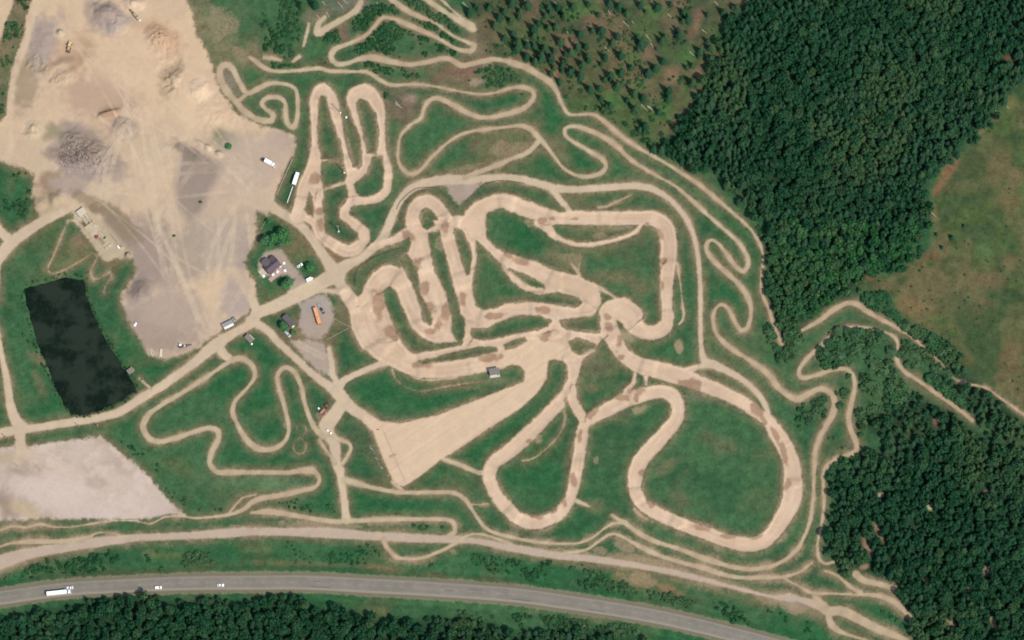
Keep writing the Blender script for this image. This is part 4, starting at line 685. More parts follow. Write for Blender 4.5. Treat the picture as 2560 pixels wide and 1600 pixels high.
# ------------------------------------------------------------------ vehicles
def wheels(t, pts, r, w):
    for x, y in pts:
        o = MB().cyl((x, y - w / 2, r), (x, y + w / 2, r), r, seg=12).build('wheel', TYRE, t)
        MB().cyl((x, y - w / 2 - .012, r), (x, y + w / 2 + .012, r), r * .55, seg=10).build('rim', RIM, o)
def car(name, label, px, py, rz, paint, L=4.4, van=False, group=None, dz=0.0):
    t = thing(name, label, 'van' if van else 'car', px, py, rz, group, dz); h = L / 2; wd = 1.78
    body = MB()
    if van: body.prism([(-h, .3), (-h, .95), (h - 1.0, 1.02), (h - .12, .9), (h, .62), (h, .3)], -wd / 2, wd / 2)
    else: body.prism([(-h, .3), (-h, .78), (-h + .12, .9), (-h + .7, .95), (h - 1.25, .95), (h - .15, .74), (h, .6), (h, .3)], -wd / 2, wd / 2)
    body.build('body', paint, t)
    x0, x1, x2, x3 = (-h + .1, -h + .22, h - 1.75, h - 1.05) if van else (-h + .55, -h + 1.15, h - 2.15, h - 1.3)
    top = 1.85 if van else 1.43
    g = [(-x, z) for x, z in ()]
    V = [(x0, -.83, .93), (x3, -.83, .93), (x3, .83, .93), (x0, .83, .93), (x1, -.66, top - .03), (x2, -.66, top - .03), (x2, .66, top - .03), (x1, .66, top - .03)]
    MB().add(V, [(3, 2, 1, 0), (4, 5, 6, 7), (0, 1, 5, 4), (1, 2, 6, 5), (2, 3, 7, 6), (3, 0, 4, 7)]).build('windows', GLASS if not van else paint, t)
    if van: MB().add([(x2 + .07, -.64, top - .08), (x3 + .0, -.78, 1.06), (x3 + .0, .78, 1.06), (x2 + .07, .64, top - .08), (x2 + .12, -.62, top - .06), (x3 + .06, -.76, 1.08), (x3 + .06, .76, 1.08), (x2 + .12, .62, top - .06)], [(0, 1, 2, 3), (7, 6, 5, 4), (0, 4, 5, 1), (1, 5, 6, 2), (2, 6, 7, 3), (3, 7, 4, 0)]).build('windscreen', GLASS, t)
    MB().box((x1 + x2) / 2, 0, top, x2 - x1 + .1, 1.38, .07, bev=.05).build('roof', paint, t)
    wheels(t, [(h - .85, -.74), (h - .85, .74), (-h + .8, -.74), (-h + .8, .74)], .32, .22)
    for y in (-.62, .62):
        MB().box(h + .005, y, .62, .06, .36, .16).build('headlight', LAMPM, t); MB().box(-h - .005, y, .72, .05, .3, .14).build('tail_light', REDL, t)
    return t
def truck(name, label, px, py, rz, L, box_paint, cab_paint, semi=False, tail=None, dz=0.0):
    """box lorry; +x is forwards, centred on its length"""
    t = thing(name, label, 'truck', px, py, rz, None, dz); h = L / 2; cabL = 2.2
    MB().box(0, 0, .85, L - .6, 1.0, .35).build('chassis', DARK, t)
    cx1 = h; cx0 = h - cabL
    MB().prism([(cx0, .55), (cx0, 2.75), (cx1 - .55, 2.85), (cx1 - .12, 1.75), (cx1, 1.6), (cx1, .55)], -1.2, 1.2).build('cab', cab_paint, t)
    MB().add([(cx1 - .50, -1.08, 2.72), (cx1 - .12, -1.1, 1.82), (cx1 - .12, 1.1, 1.82), (cx1 - .50, 1.08, 2.72), (cx1 - .44, -1.08, 2.74), (cx1 - .05, -1.1, 1.84), (cx1 - .05, 1.1, 1.84), (cx1 - .44, 1.08, 2.74)], [(0, 1, 2, 3), (7, 6, 5, 4), (0, 4, 5, 1), (1, 5, 6, 2), (2, 6, 7, 3), (3, 7, 4, 0)]).build('windscreen', GLASS, t)
    for y in (-1.21, 1.21): MB().box(cx0 + 1.2, y, 2.1, .9, .04, .6).build('side_window', GLASS, t)
    if semi: MB().box(cx0 + .8, 0, 2.95, .9, 1.7, .5, bev=.2).build('wind_deflector', cab_paint, t); MB().box(cx0 + .85, 0, 3.215, .5, .5, .03).build('roof_hatch', DARK, t)
    gap = .75 if semi else .55
    b1 = cx0 - gap; b0 = -h + (tail or 0)
    bx = MB().box((b0 + b1) / 2, 0, 2.42, b1 - b0, 2.5, 2.7, bev=.05).build('cargo_box', box_paint, t)
    MB().box(b0 - .02, 0, 2.4, .05, 2.2, 2.4).build('rear_door', STEEL, bx)
    if tail: MB().box(-h + tail / 2 - .05, 0, 1.15, tail, 2.3, .12).build('tail_lift', WOODD, t); MB().box(-h + .15, 0, 1.5, .12, 2.3, .7).build('tail_gate', WOODD, t)
    pts = [(h - 1.3, s) for s in (-1.05, 1.05)]
    for x in ((b0 + 1.0, b0 + 2.25, b0 + 3.5, h - 3.9) if semi else (b0 + 1.6, b0 + 2.9)): pts += [(x, s) for s in (-1.05, 1.05)]
    wheels(t, pts, .5, .32)
    for y in (-.9, .9): MB().box(h + .01, y, .85, .06, .4, .2).build('headlight', LAMPM, t)
    for y in (-1.38, 1.38): MB().box(cx1 - .5, y, 2.1, .12, .22, .5).build('wing_mirror', DARK, t)
    return t
hz = lambda px: heading((px - 20, float(np.interp(px - 20, hq[:, 0], hq[:, 1]))), (px + 20, float(np.interp(px + 20, hq[:, 0], hq[:, 1]))))
truck('semi_truck', 'long white articulated lorry driving on the highway', 148, 1484, hz(148), 16.4, WHITE, WHITE, semi=True, dz=.2)
car('driving_car', 'white car passing beside the white lorry on the highway', 175, 1470.5, hz(175) + math.pi, WHITE, 4.3, dz=.2)
car('driving_van', 'white van-shaped car on the highway just past the overhanging trees', 396, 1470, hz(396), WHITE, 4.5, van=True, dz=.2)
car('driving_car', 'white car furthest along the highway, right of the other vehicles', 552, 1464, hz(552), WHITE, 4.3, dz=.2)
truck('box_truck', 'white box truck with a dark tail platform parked on the open gravel', 671, 408, heading((655, 399), (688, 416)), 10.4, WHITE, WHITE, tail=2.4)
truck('delivery_truck', 'white truck parked on the grass strip beside the sand track', 740, 449, heading((735, 463), (746, 429)), 9.6, WHITE, WHITE)
car('parked_car', 'small white car under the grey-green tree by the house', 750, 664, heading((741, 668), (758, 657)), WHITE, 4.0)
car('dark_car', 'black car parked beside the orange bus', 806, 778, heading((799, 768), (810, 785)), BLACKP, 4.5)
car('grey_pickup', 'pale grey van parked behind the dark roofed shed', 719, 836, heading((711, 827), (727, 844)), SILVER, 5.2, van=True)
# white caravan with a drawbar
t = thing('caravan', 'white caravan with pointed drawbar on the gravel below the parked car', 'caravan', 773, 700, heading((763, 705), (783, 694)))
MB().prism([(-2.1, .45), (-2.15, 1.6), (-1.8, 2.4), (1.5, 2.45), (2.0, 1.7), (1.95, .45)], -1.05, 1.05).build('body', WHITE, t)
MB().box(-.2, 0, 2.47, 1.6, 1.0, .06).build('roof_hatch', PALE, t); MB().add([(1.9, -.7, .5), (1.9, .7, .5), (3.3, 0, .45), (1.9, -.7, .6), (1.9, .7, .6), (3.3, 0, .55)], [(0, 2, 1), (3, 4, 5), (0, 1, 4, 3), (1, 2, 5, 4), (2, 0, 3, 5)]).build('drawbar', WHITE, t)
for y in (-1.07, 1.07): MB().box(-.3, y, 1.7, 1.3, .04, .55).build('window', GLASS, t)
wheels(t, [(-.2, -.95), (-.2, .95)], .32, .2)
# orange bus
t = thing('bus', 'long orange bus parked on the gravel', 'bus', 793, 792, heading((799.5, 812), (786, 768))); h = 6.0
MB().box(0, 0, 1.75, 12.0, 2.45, 2.5, bev=.08).build('body', ORANGE_D, t); MB().box(0, 0, 3.03, 11.8, 2.38, .10, bev=.06).build('roof', ORANGE, t)
for y in (-1.235, 1.235):
    for i in range(7): MB().box(-4.6 + i * 1.5, y, 2.2, 1.25, .03, .8).build('window', GLASS, t)
MB().box(6.01, 0, 2.1, .04, 2.1, 1.2).build('windscreen', GLASS, t); MB().box(4.9, -1.24, 1.5, .9, .035, 2.0).build('door', GLASS, t); MB().box(-1, 0, 3.1, .8, .8, .1).build('roof_hatch', ORANGE_D, t)
wheels(t, [(3.6, -1.05), (3.6, 1.05), (-3.4, -1.05), (-3.4, 1.05)], .5, .3)
for y in (-.9, .9): MB().box(6.02, y, .9, .05, .35, .2).build('headlight', LAMPM, t)
# small trailer
t = thing('car_trailer', 'small grey flatbed trailer behind the black car', 'trailer', 797.5, 763, heading((799, 768), (794, 758)))
MB().box(0, 0, .55, 2.6, 1.5, .12).build('bed', STEEL, t); MB().box(-1.9, 0, .5, 1.3, .12, .1).build('drawbar', DARK, t)
for y in (-.77, .77): MB().box(0, y, .75, 2.6, .05, .35).build('side_board', STEEL, t)
wheels(t, [(.1, -.86), (.1, .86)], .3, .18)
# tractor and hay wagon
t = thing('tractor', 'dark red tractor hitched at the edge of the dirt junction', 'tractor', 817, 1015, heading((811, 1024), (823, 1008)))
MB().box(1.0, 0, 1.15, 2.0, .85, .8, bev=.12).build('bonnet', REDP, t); MB().box(-.5, 0, 1.5, 1.5, 1.5, 1.9, bev=.15).build('cab', GLASS, t); MB().box(-.5, 0, 2.5, 1.7, 1.65, .14, bev=.06).build('cab_roof', REDP, t); MB().cyl((1.3, .25, 1.5), (1.3, .25, 2.5), .06).build('exhaust', DARK, t)
wheels(t, [(-.8, -1.0), (-.8, 1.0)], .82, .5); wheels(t, [(1.5, -.85), (1.5, .85)], .5, .35)
for y in (-1.0, 1.0): MB().box(-.8, y, 1.72, 1.2, .5, .1, bev=.04).build('mudguard', REDP, t)
t = thing('farm_wagon', 'faded red flat wagon standing behind the tractor', 'wagon', 807.5, 1030, heading((800, 1038), (815, 1021)))
MB().box(-.2, 0, .95, 4.4, 2.2, .14).build('deck', REDB, t); MB().box(2.6, 0, .7, 1.5, .14, .12).build('drawbar', DARK, t)
for y in (-1.1, 1.1): MB().box(-.2, y, 1.3, 4.4, .07, .5).build('side_board', REDP, t)
MB().box(-2.4, 0, 1.5, .08, 2.2, .9).build('head_board', REDP, t); MB().box(.8, -1.8, .8, 1.2, .9, .4).build('ramp', REDB, t)
wheels(t, [(-1.4, -.95), (-1.4, .95), (1.1, -.95), (1.1, .95)], .45, .28)
# wheel loader
t = thing('wheel_loader', 'yellow wheel loader standing in the sand pit', 'loader', 173.5, 117, heading((176.5, 106), (169, 132)))
MB().box(-1.9, 0, 1.55, 2.8, 2.1, 1.2, bev=.2).build('engine_hood', YELLOW, t); MB().box(-.1, 0, 2.1, 1.4, 1.5, 2.0, bev=.15).build('cab', GLASS, t); MB().box(-.1, 0, 3.15, 1.6, 1.6, .14).build('cab_roof', YELLOW, t); MB().box(1.2, 0, 1.2, 1.8, 1.2, .8).build('front_frame', YELLOW, t)
for y in (-.55, .55): MB().box(2.3, y, 1.25, 2.6, .25, .3, ry=.25).build('lift_arm', YELLOW, t)
MB().prism([(3.3, .2), (3.2, 1.1), (3.5, 1.35), (3.6, .45), (4.5, .25), (4.5, .15)], -1.45, 1.45).build('bucket', WOODD, t); wheels(t, [(1.5, -1.1), (1.5, 1.1), (-1.6, -1.1), (-1.6, 1.1)], .78, .62)
# mobile screen
t = thing('screening_plant', 'brown mobile screening machine with conveyor on the sand bank', 'machine', 339, 41, heading((325, 26), (352, 55)))
MB().box(.6, 0, 1.5, 4.6, 2.1, 1.4, bev=.1).build('body', CONCD, t); MB().prism([(2.2, 1.9), (1.9, 3.1), (4.6, 3.1), (4.3, 1.9)], -1.1, 1.1).build('hopper', CONC, t); MB().box(-3.2, 0, 2.0, 4.6, 1.1, .25, ry=.28).build('conveyor', OLIVE, t); MB().box(-.4, 0, 2.6, 2.6, 1.6, .8).build('screen_box', WOOD, t)
for y in (-.9, .9): MB().box(.6, y, .45, 4.2, .5, .9, bev=.2).build('track', DARK, t)
MB().box(4.75, 0, 1.6, .5, 1.6, .5).build('hopper_lip', WHITE, t)
# long low trailer in the gravel yard
t = thing('boom_trailer', 'long dark trailer frame with a white cabin at one end', 'trailer', 461, 866, heading((441, 869), (477, 864)))
MB().box(0, 0, .9, 9.2, .35, .3).build('frame', DARK, t); MB().box(-2.6, .9, 1.2, 1.6, 1.3, 1.7, bev=.1).build('cabin', WHITE, t); MB().box(-2.2, 0, .9, 2.6, 2.0, .5).build('platform', DARK, t); MB().box(.3, 0, 1.3, .9, .7, .6).build('engine_box', PALE, t); MB().box(3.4, 0, 1.2, 3.6, .3, .3).build('boom', DARK, t)
wheels(t, [(-2.8, -.9), (-1.6, -.9), (1.6, -.6), (1.6, .6)], .42, .25)

# ------------------------------------------------------------------ buildings
def gable(t, L, Wd, eave, ridge, wall, roof, over=.4, name='roof', x=0.0, y=0.0, rz=0.0, floor=-.4):
    """gabled volume, ridge along local x; walls and two roof slopes as parts"""
    c, s = math.cos(rz), math.sin(rz)
    def tr(m): m.v = [(x + p[0] * c - p[1] * s, y + p[0] * s + p[1] * c, p[2]) for p in m.v]; return m
    h, w = L / 2, Wd / 2
    m = MB().add([(-h, -w, floor), (h, -w, floor), (h, w, floor), (-h, w, floor), (-h, -w, eave), (h, -w, eave), (h, w, eave), (-h, w, eave), (-h, 0, ridge), (h, 0, ridge)], [(0, 1, 5, 4), (2, 3, 7, 6), (1, 2, 6, 9, 5), (3, 0, 4, 8, 7), (4, 5, 9, 8), (6, 7, 8, 9), (3, 2, 1, 0)])
    tr(m).build('wall', wall, t); k = (ridge - eave) / w; th = .14; rs = []
    for sg in (-1, 1):
        ye = sg * (w + over); ze = eave - over * k
        V = [(-h - over, ye, ze), (h + over, ye, ze), (h + over, sg * .01, ridge + .02), (-h - over, sg * .01, ridge + .02)]; V += [(a, b, z + th) for a, b, z in V]
        rs.append(tr(MB().add(V, [(0, 1, 2, 3), (7, 6, 5, 4), (0, 4, 5, 1), (1, 5, 6, 2), (2, 6, 7, 3), (3, 7, 4, 0)])).build(name, roof, t))
    return rs
def flat_shed(t, L, Wd, h0, h1, wall, roof, over=.25):
    a, b = L / 2, Wd / 2
    MB().add([(-a, -b, -.3), (a, -b, -.3), (a, b, -.3), (-a, b, -.3), (-a, -b, h0), (a, -b, h0), (a, b, h1), (-a, b, h1)], [(3, 2, 1, 0), (4, 5, 6, 7), (0, 1, 5, 4), (1, 2, 6, 5), (2, 3, 7, 6), (3, 0, 4, 7)]).build('wall', wall, t)
    k = (h1 - h0) / Wd; A, B = a + over, b + over
    V = [(-A, -B, h0 - k * over + .02), (A, -B, h0 - k * over + .02), (A, B, h1 + k * over + .02), (-A, B, h1 + k * over + .02)]; V += [(p, q, z + .12) for p, q, z in V]
    return MB().add(V, [(3, 2, 1, 0), (4, 5, 6, 7), (0, 1, 5, 4), (1, 2, 6, 5), (2, 3, 7, 6), (3, 0, 4, 7)]).build('roof', roof, t)
def wall_window(t, x, y, z, w, h, along='x'):
    f = MB().box(x, y, z, w if along == 'x' else .08, .08 if along == 'x' else w, h).build('window', WHITE, t)
    MB().box(x, y, z, (w - .2) if along == 'x' else .12, .12 if along == 'x' else (w - .2), h - .2).build('pane', GLASS, f)
hr = heading((675, 689), (705.5, 664))
t = thing('club_house', 'club house with dark purple-brown cross-gabled roof and red walls', 'house', 681.5, 668, hr)
gable(t, 9.6, 6.0, 2.9, 4.9, REDW, ROOFP, .45)
gable(t, 4.6, 4.6, 2.85, 4.4, REDW, ROOFP2, .4, x=-1.5, y=4.6, rz=math.pi / 2)
gable(t, 3.2, 4.0, 2.8, 4.1, REDW, ROOFP, .4, x=3.2, y=3.6, rz=math.pi / 2)
for x in (-3.2, -1.2, 3.4): wall_window(t, x, -3.02, 1.6, 1.2, 1.1)
MB().box(1.2, -3.02, 1.0, 1.0, .08, 2.1).build('door', WHITE, t); wall_window(t, 4.82, -.6, 1.6, 1.2, 1.1, 'y'); wall_window(t, -4.82, 0, 1.6, 1.2, 1.1, 'y')
MB().box(-.6, .9, 4.9, .6, .6, 1.2).build('chimney', ROOFP2, t)
t = thing('terrace', 'reddish paved terrace along the sunny side of the club house', 'terrace', 690, 688, hr); MB().box(0, 0, .06, 11.5, 3.0, .35).build('paving', TILE, t); MB().box(5.0, 3.2, .05, 2.4, 4.0, .33).build('side_paving', TILE, t)
t = thing('wooden_deck', 'beige wooden deck beside the west corner of the house', 'deck', 655.5, 681.5, hr - math.pi / 2)
for i in range(9): MB().box(0, -1.6 + i * .4, .25, 4.8, .36, .12).build('plank', WOODP if i % 3 else WOOD, t)
for x, y in ((-2.2, -1.6), (2.2, -1.6), (-2.2, 1.6), (2.2, 1.6)): MB().box(x, y, .1, .15, .15, .5).build('post', WOOD, t)
spots = [(683, 687), (694, 680), (700.5, 665.5), (710, 658.5), (712.5, 677), (659, 691)]
tlab = ['white picnic table on the terrace by the south corner of the house', 'white picnic table in the middle of the terrace', 'white picnic table against the east gable of the house', 'small white table at the north-east end of the terrace', 'white table standing out on the gravel east of the house', 'pale table at the end of the wooden deck']
for i, (x, y) in enumerate(spots):
    t = thing('picnic_table', tlab[i], 'table', x, y, hr + .3 * i, 'white outdoor tables round the club house', dz=.2)
    MB().box(0, 0, .75, 1.9, .85, .07).build('table_top', WHITE, t)
    for s_ in (-.75, .75): MB().box(0, s_, .45, 1.9, .28, .06).build('bench', WHITE, t); MB().box(s_, 0, .37, .1, 1.5, .74).build('leg', PALE, t)
# race control tower
t = thing('race_control_tower', 'small grey flat-roofed race control hut with pale front beside the track', 'building', 1236, 933, heading((1223.5, 938), (1248, 934.4)))
flat_shed(t, 6.3, 4.0, 3.5, 3.7, PALE, ROOFG, .3)
for x in (-2.0, 0, 2.0): wall_window(t, x, -2.02, 2.5, 1.7, .9)
MB().box(2.2, -2.03, .95, .9, .08, 2.0).build('door', WOODD, t); MB().box(0, -2.6, .25, 7.0, 1.2, .3).build('platform', STONE, t)
# dark shed, brown shed, pond shed
t = thing('dark_shed', 'long dark roofed shed among bushes beside the bus yard', 'shed', 722, 804, heading((711.5, 786), (736, 812)))
gable(t, 8.6, 3.4, 2.5, 3.5, WOODD, ROOFP2, .35); MB().box(1.0, -1.73, 1.0, .9, .07, 2.0).build('door', WOOD, t); wall_window(t, -2, -1.72, 1.5, 1.0, .8); MB().box(4.9, -.4, .9, .7, 2.0, 1.6).build('porch', PALE, t)
t = thing('brown_shed', 'brown felt-roofed shed on the grass below the dirt crossroads', 'shed', 623, 849, heading((612, 838), (632, 858)))
flat_shed(t, 5.6, 3.0, 2.3, 2.7, WOODD, ROOFB, .3); MB().box(1.5, -1.53, 1.0, .9, .07, 2.0).build('door', WOOD, t); wall_window(t, -1.2, -1.52, 1.4, .9, .7); MB().box(0, 2.4, .15, 4.6, .9, .3).build('side_step', STONE, t)
t = thing('pond_shed', 'small brown shed on the bank at the corner of the pond', 'shed', 327, 929, heading((318, 936), (336, 922)))
flat_shed(t, 4.0, 3.0, 2.2, 2.5, WOODD, ROOFB, .3); MB().box(.8, -1.53, 1.0, .8, .07, 1.9).build('door', WOOD, t); MB().box(2.3, -.3, .4, .6, 1.6, .8).build('jetty_step', WOODP, t)
# container and cabin
ch = heading((556, 816), (581, 804))
t = thing('storage_container', 'grey corrugated storage container with pale front edge beside the dirt road', 'container', 569, 812, ch)
MB().box(0, 0, 1.3, 7.6, 2.8, 2.6).build('body', CORR, t)
for i in range(8): MB().box(0, -1.15 + i * .33, 2.62, 7.5, .14, .07).build('roof_rib', CORR, t)
MB().box(.2, -1.9, 1.1, 6.8, .9, 2.1).build('lean_to', WHITE, t); MB().box(3.82, 0, 1.3, .05, 2.3, 2.3).build('door', STEEL, t)
t = thing('site_cabin', 'small grey cabin at the right end of the storage container', 'cabin', 586.5, 801.5, ch)
MB().box(0, 0, 1.2, 2.2, 2.3, 2.4).build('wall', CORR, t); MB().box(0, 0, 2.46, 2.5, 2.6, .12).build('roof', CORR, t); MB().box(.1, .1, 2.56, .9, .9, .1).build('roof_hatch', DARK, t); MB().box(1.12, 0, 1.0, .06, .8, 1.9).build('door', STEEL, t)
# concrete plant ruin
pa = heading((196, 525), (282, 630))
t = thing('concrete_foundation', 'abandoned concrete plant foundation with walls and pits at the yard edge', 'foundation', 236, 578, pa)
def cw(m, x0, y0, x1, y1, h, w=.35): L = math.hypot(x1 - x0, y1 - y0); m.box((x0 + x1) / 2, (y0 + y1) / 2, h / 2 - .2, L, w, h + .4, rz=math.atan2(y1 - y0, x1 - x0)); return m
MB().box(-1, .3, .1, 34, 8.2, .5).build('slab', CONC, t); MB().box(-16.0, 1.2, 1.1, 4.6, 6.0, 2.2, bev=.1).build('loading_platform', STONE, t)
for name, a, mat in [('wall', (-15, -1.2, -6.5, -1.2, 1.4), CONC), ('wall', (-15, 1.2, -6.5, 1.2, 1.6), CONC), ('wall', (-14, 3.6, -3, 3.6, 1.2), CONC), ('wall', (-6, -4, -6, 3.6, 1.5), CONC), ('wall', (-10.5, -4, -10.5, -1.2, 1.2), CONC), ('wall', (-11, -4, 8, -4, .9), CONC), ('wall', (2, 3.9, 13, 3.9, 1.0), CONC), ('wall', (5, -1.5, 5, 1.0, 1.4), STONE), ('wall', (5, -2.2, 15.5, -2.2, .8), CONCD), ('wall', (6, -3.1, 15.8, -3.1, .6), CONC), ('wall', (5, 1.2, 12, 1.2, .9), CONC), ('wall', (13.5, -2, 13.5, 3.5, .6), CONCD)]:
    cw(MB(), *a).build(name, mat, t)
MB().box(-8.3, -2.6, .37, 4.0, 2.3, .05).build('pit_floor', OLIVE, t); MB().box(-6.9, .6, .37, 1.2, 2.0, .05).build('pit_floor', OLIVE, t); MB().box(9.0, -.4, .7, 5.6, 1.7, .7, bev=.3).build('silo_bed', CONCD, t); MB().box(8.2, 2.4, .55, 1.0, 2.2, .5).build('machine_base', DARK, t)
for x, y, q, r in ((-2.5, 2.4, 3.0, 1.0), (-12.5, 2.5, 4.0, 1.1), (3.0, 2.4, 2.0, 1.2), (0, -3.0, 2.4, .9)): MB().box(x, y, .6, q, r, .5).build('block', STONE if x < 0 else CONC, t)
t = thing('red_container', 'small red steel box standing on the concrete foundation', 'container', 242, 594, heading((237.5, 597), (247, 590))); MB().box(0, 0, 1.2, 2.4, 1.5, 1.5).build('body', REDP, t); MB().box(0, 0, 2.0, 2.5, 1.6, .1).build('lid', REDP, t); MB().box(1.22, 0, 1.2, .05, 1.2, 1.2).build('door', DARK, t)
t = thing('white_tank', 'white cylindrical tank lying at the east end of the foundation', 'tank', 296.5, 619, heading((293, 615), (300, 623))); MB().cyl((-1.3, 0, .95), (1.3, 0, .95), .5, seg=14).build('shell', WHITE, t); MB().box(-.8, 0, .3, .2, .9, .6).build('cradle', DARK, t); MB().box(.8, 0, .3, .2, .9, .6).build('cradle', DARK, t)
t = thing('steel_beam', 'long steel beam lying along the foundation edge', 'beam', 285, 598, pa); MB().box(0, .12, .55, 8.6, .3, .08).box(0, .12, .25, 8.6, .3, .08).box(0, .12, .4, 8.6, .08, .3).build('beam_body', CONCD, t); MB().box(-3.5, .12, .1, .3, .7, .3).build('sleeper', WOOD, t); MB().box(3.5, .12, .1, .3, .7, .3).build('sleeper', WOOD, t)

# ------------------------------------------------------------------ yard clutter
t = thing('lumber_stack', 'pale stack of planks standing on the gravel yard', 'lumber', 402.5, 883, heading((402, 894), (404, 873)))
for i in range(4): MB().box(0, -.6 + i * .4, .45, 5.6, .36, .7).build('plank', WOODP, t)
for x in (-2, 2): MB().box(x, 0, .05, .15, 1.7, .12).build('bearer', WOOD, t)
t = thing('timber_beam', 'thin pale beam lying left of the plank stack', 'beam', 378.5, 882, heading((381, 892), (376, 872.5))); MB().box(0, 0, .35, 5.6, .45, .5).build('plank', WOODP, t); MB().box(1.6, 0, .05, .2, .8, .12).build('bearer', WOOD, t)
t = thing('scrap_boards', 'short pale boards leaning between the beam and the plank stack', 'boards', 384, 880, heading((386, 885), (381, 874))); MB().box(.6, 0, .3, 2.4, .4, .12, rz=.2).build('board', WOODP, t); MB().box(-1.4, .3, .3, 1.2, .4, .12, rz=-.5).build('board', WOODP, t)
t = thing('white_sacks', 'white bulk sacks dumped at the edge of the gravel yard', 'sacks', 338, 812, .4)
for x, y, z, s_ in ((-.7, -.2, .5, 1.0), (.3, .1, .5, 1.0), (.8, .6, .6, 1.1), (-.2, -.8, .4, .8)): MB().box(x, y, z, s_, s_, s_, rz=x, bev=.3).build('sack', WHITE, t)
t = thing('well_ring', 'dark concrete well ring on the bare patch beside the road', 'well', 355, 948, 0.0); MB().cyl((0, 0, -.3), (0, 0, .6), 1.0, seg=16, cap=False).cyl((0, 0, .6), (0, 0, .61), 1.0, .7, seg=16, cap=False).build('ring', CONCD, t); MB().cyl((0, 0, .2), (0, 0, .3), .85, seg=16).build('cover', DARK, t)
for (x, y), lb in (((797, 1022), 'white round bale on the grass beside the tractor'), ((819.5, 1077), 'white round bale, upper of two on the gravel track'), ((827, 1083.5), 'white round bale, lower of two on the gravel track'), ((629.5, 861), 'white round bale at the corner of the brown shed'), ((865.7, 294.5), 'white round bale between the two hairpin bends')):
    t = thing('wrapped_bale', lb, 'bale', x, y, x, 'white wrapped bales'); MB().cyl((-.6, 0, .6), (.6, 0, .6), .62, seg=14).build('wrap', WHITE, t); MB().cyl((-.63, 0, .6), (.63, 0, .6), .4, seg=12).build('end_film', PALE, t)
# start gate
gs = heading((957.5, 1074.5), (1014, 1205.5))
gm = ((957.5 + 1014) / 2, (1074.5 + 1205.5) / 2); gl = math.dist(W(957.5, 1074.5), W(1014, 1205.5))
t = thing('start_gate', 'long thin starting gate laid across the start field', 'start gate', *gm, gs)
MB().box(0, 0, .1, gl, .14, .3).build('beam', simple('rusty_bar', (.30, .22, .15), .8), t)
for i in range(36): MB().box(-gl / 2 + gl * (i + .5) / 36, -.25, .2, .7, .35, .12, ry=0).build('gate_bar', simple('gate_bar_steel', (.40, .33, .25), .7) if i == 0 else bpy.data.materials['gate_bar_steel'], t)
t = thing('starter_platform', 'brown wooden starter platform in the middle of the starting gate', 'platform', 982, 1140, heading((974, 1143), (990.5, 1136)))
for i in range(4): MB().box(0, -.55 + i * .37, .45, 4.4, .34, .12).build('plank', WOOD, t)
for x in (-2, 0, 2): MB().box(x, 0, .2, .15, 1.4, .42).build('support', WOODD, t)
t = thing('gate_lever', 'small brown lever block left of the starting gate', 'block', 946, 1074, heading((942, 1074.5), (950, 1073.5))); MB().box(-.5, 0, .3, .8, .5, .6).build('box', WOODD, t); MB().box(.6, 0, .3, 1.0, .2, .3).build('lever', WOOD, t)
bl = [(925.5, 1119), (930, 1123.5), (936, 1132), (941, 1147), (947, 1162), (954, 1170)]
for i, (x, y) in enumerate(bl):
    t = thing('fence_board', 'pale spectator board on the grass beside the start field', 'board', x, y, heading((925, 1118), (958, 1172)) + (.3 if i % 2 else -.2), 'spectator boards beside the start field'); MB().box(0, 0, .5, 2.0, .1, .8).build('panel', WHITE if i in (0, 5) else PALE, t)
    for s_ in (-.8, .8): MB().box(s_, .1, .3, .08, .08, .9).build('stake', WOOD, t)

# ------------------------------------------------------------------ fences and poles
def fence(name, label, pts, h=1.1, gap=3.0, post=WOODD, rail=WOODD, rails=2, rw=.08, group=None):
    q = np.array([W(*p) for p in pts]); c = np.concatenate([[0], np.cumsum(np.linalg.norm(np.diff(q, axis=0), axis=1))]); nseg = max(1, int(c[-1] / gap))
    mid = q.mean(0); o = bpy.data.objects.new(name, None); COL.objects.link(o); o.location = (mid[0], mid[1], 0); tag(o, label, 'fence', group)
    P = [np.array([np.interp(s, c, q[:, 0]), np.interp(s, c, q[:, 1])]) for s in np.linspace(0, c[-1], nseg + 1)]
    Z = [float(ground_z(p[0], p[1])) for p in P]
    for p, z in zip(P, Z): MB().box(p[0] - mid[0], p[1] - mid[1], z + h / 2 - .15, .12, .12, h + .3).build('post', post, o)
    for i in range(nseg):
        a, b = P[i], P[i + 1]; d = b - a; L = float(np.hypot(*d)); m = (a + b) / 2 - mid
        for r in range(rails): MB().box(m[0], m[1], (Z[i] + Z[i + 1]) / 2 + h * (1 - .42 * r) - .08, L, rw, .16, rz=math.atan2(d[1], d[0])).build('rail', rail, o)
    return o
fence('track_fence', 'dark fence curving round the top of the hairpin below the gravel road', tile('11', '1330,470 1360,400 1440,320 1515,270 1600,262 1700,262 1790,330 1870,410'))
fence('track_fence', 'dark fence on the right side of the gravel triangle above the big loop', tile('11', '1985,400 2080,300 2170,225 2300,195') + tile('21', '0,205 120,225'))
fence('track_fence', 'thin fence arching over the grass bank above the lower-left hairpin', tile('11', '935,1190 935,1110 965,1020 1100,930 1250,872 1390,830'))
fence('barrier_fence', 'pale rail fence along the grass strip beside the parked truck', [(692, 488.6), (711, 444), (732, 397)], 1.0, 3.0, WOOD, WOODP, 1, .18)
fence('hoarding', 'white board wall in line behind the truck on the grass strip', [(718, 508.5), (732, 468)], 1.6, 2.0, WOODP, WHITE, 3, .2)
fence('garden_fence', 'pale fence on the west side of the garden trees', [(652, 575), (673, 537)], .9, 2.5, WOOD, WOODP, 1, .1)
fence('yard_fence', 'pale fence between the bus yard and the grass field', tile('12', '670,190 780,130 890,75'), .9, 3.0, WOOD, WOODP, 1, .1)
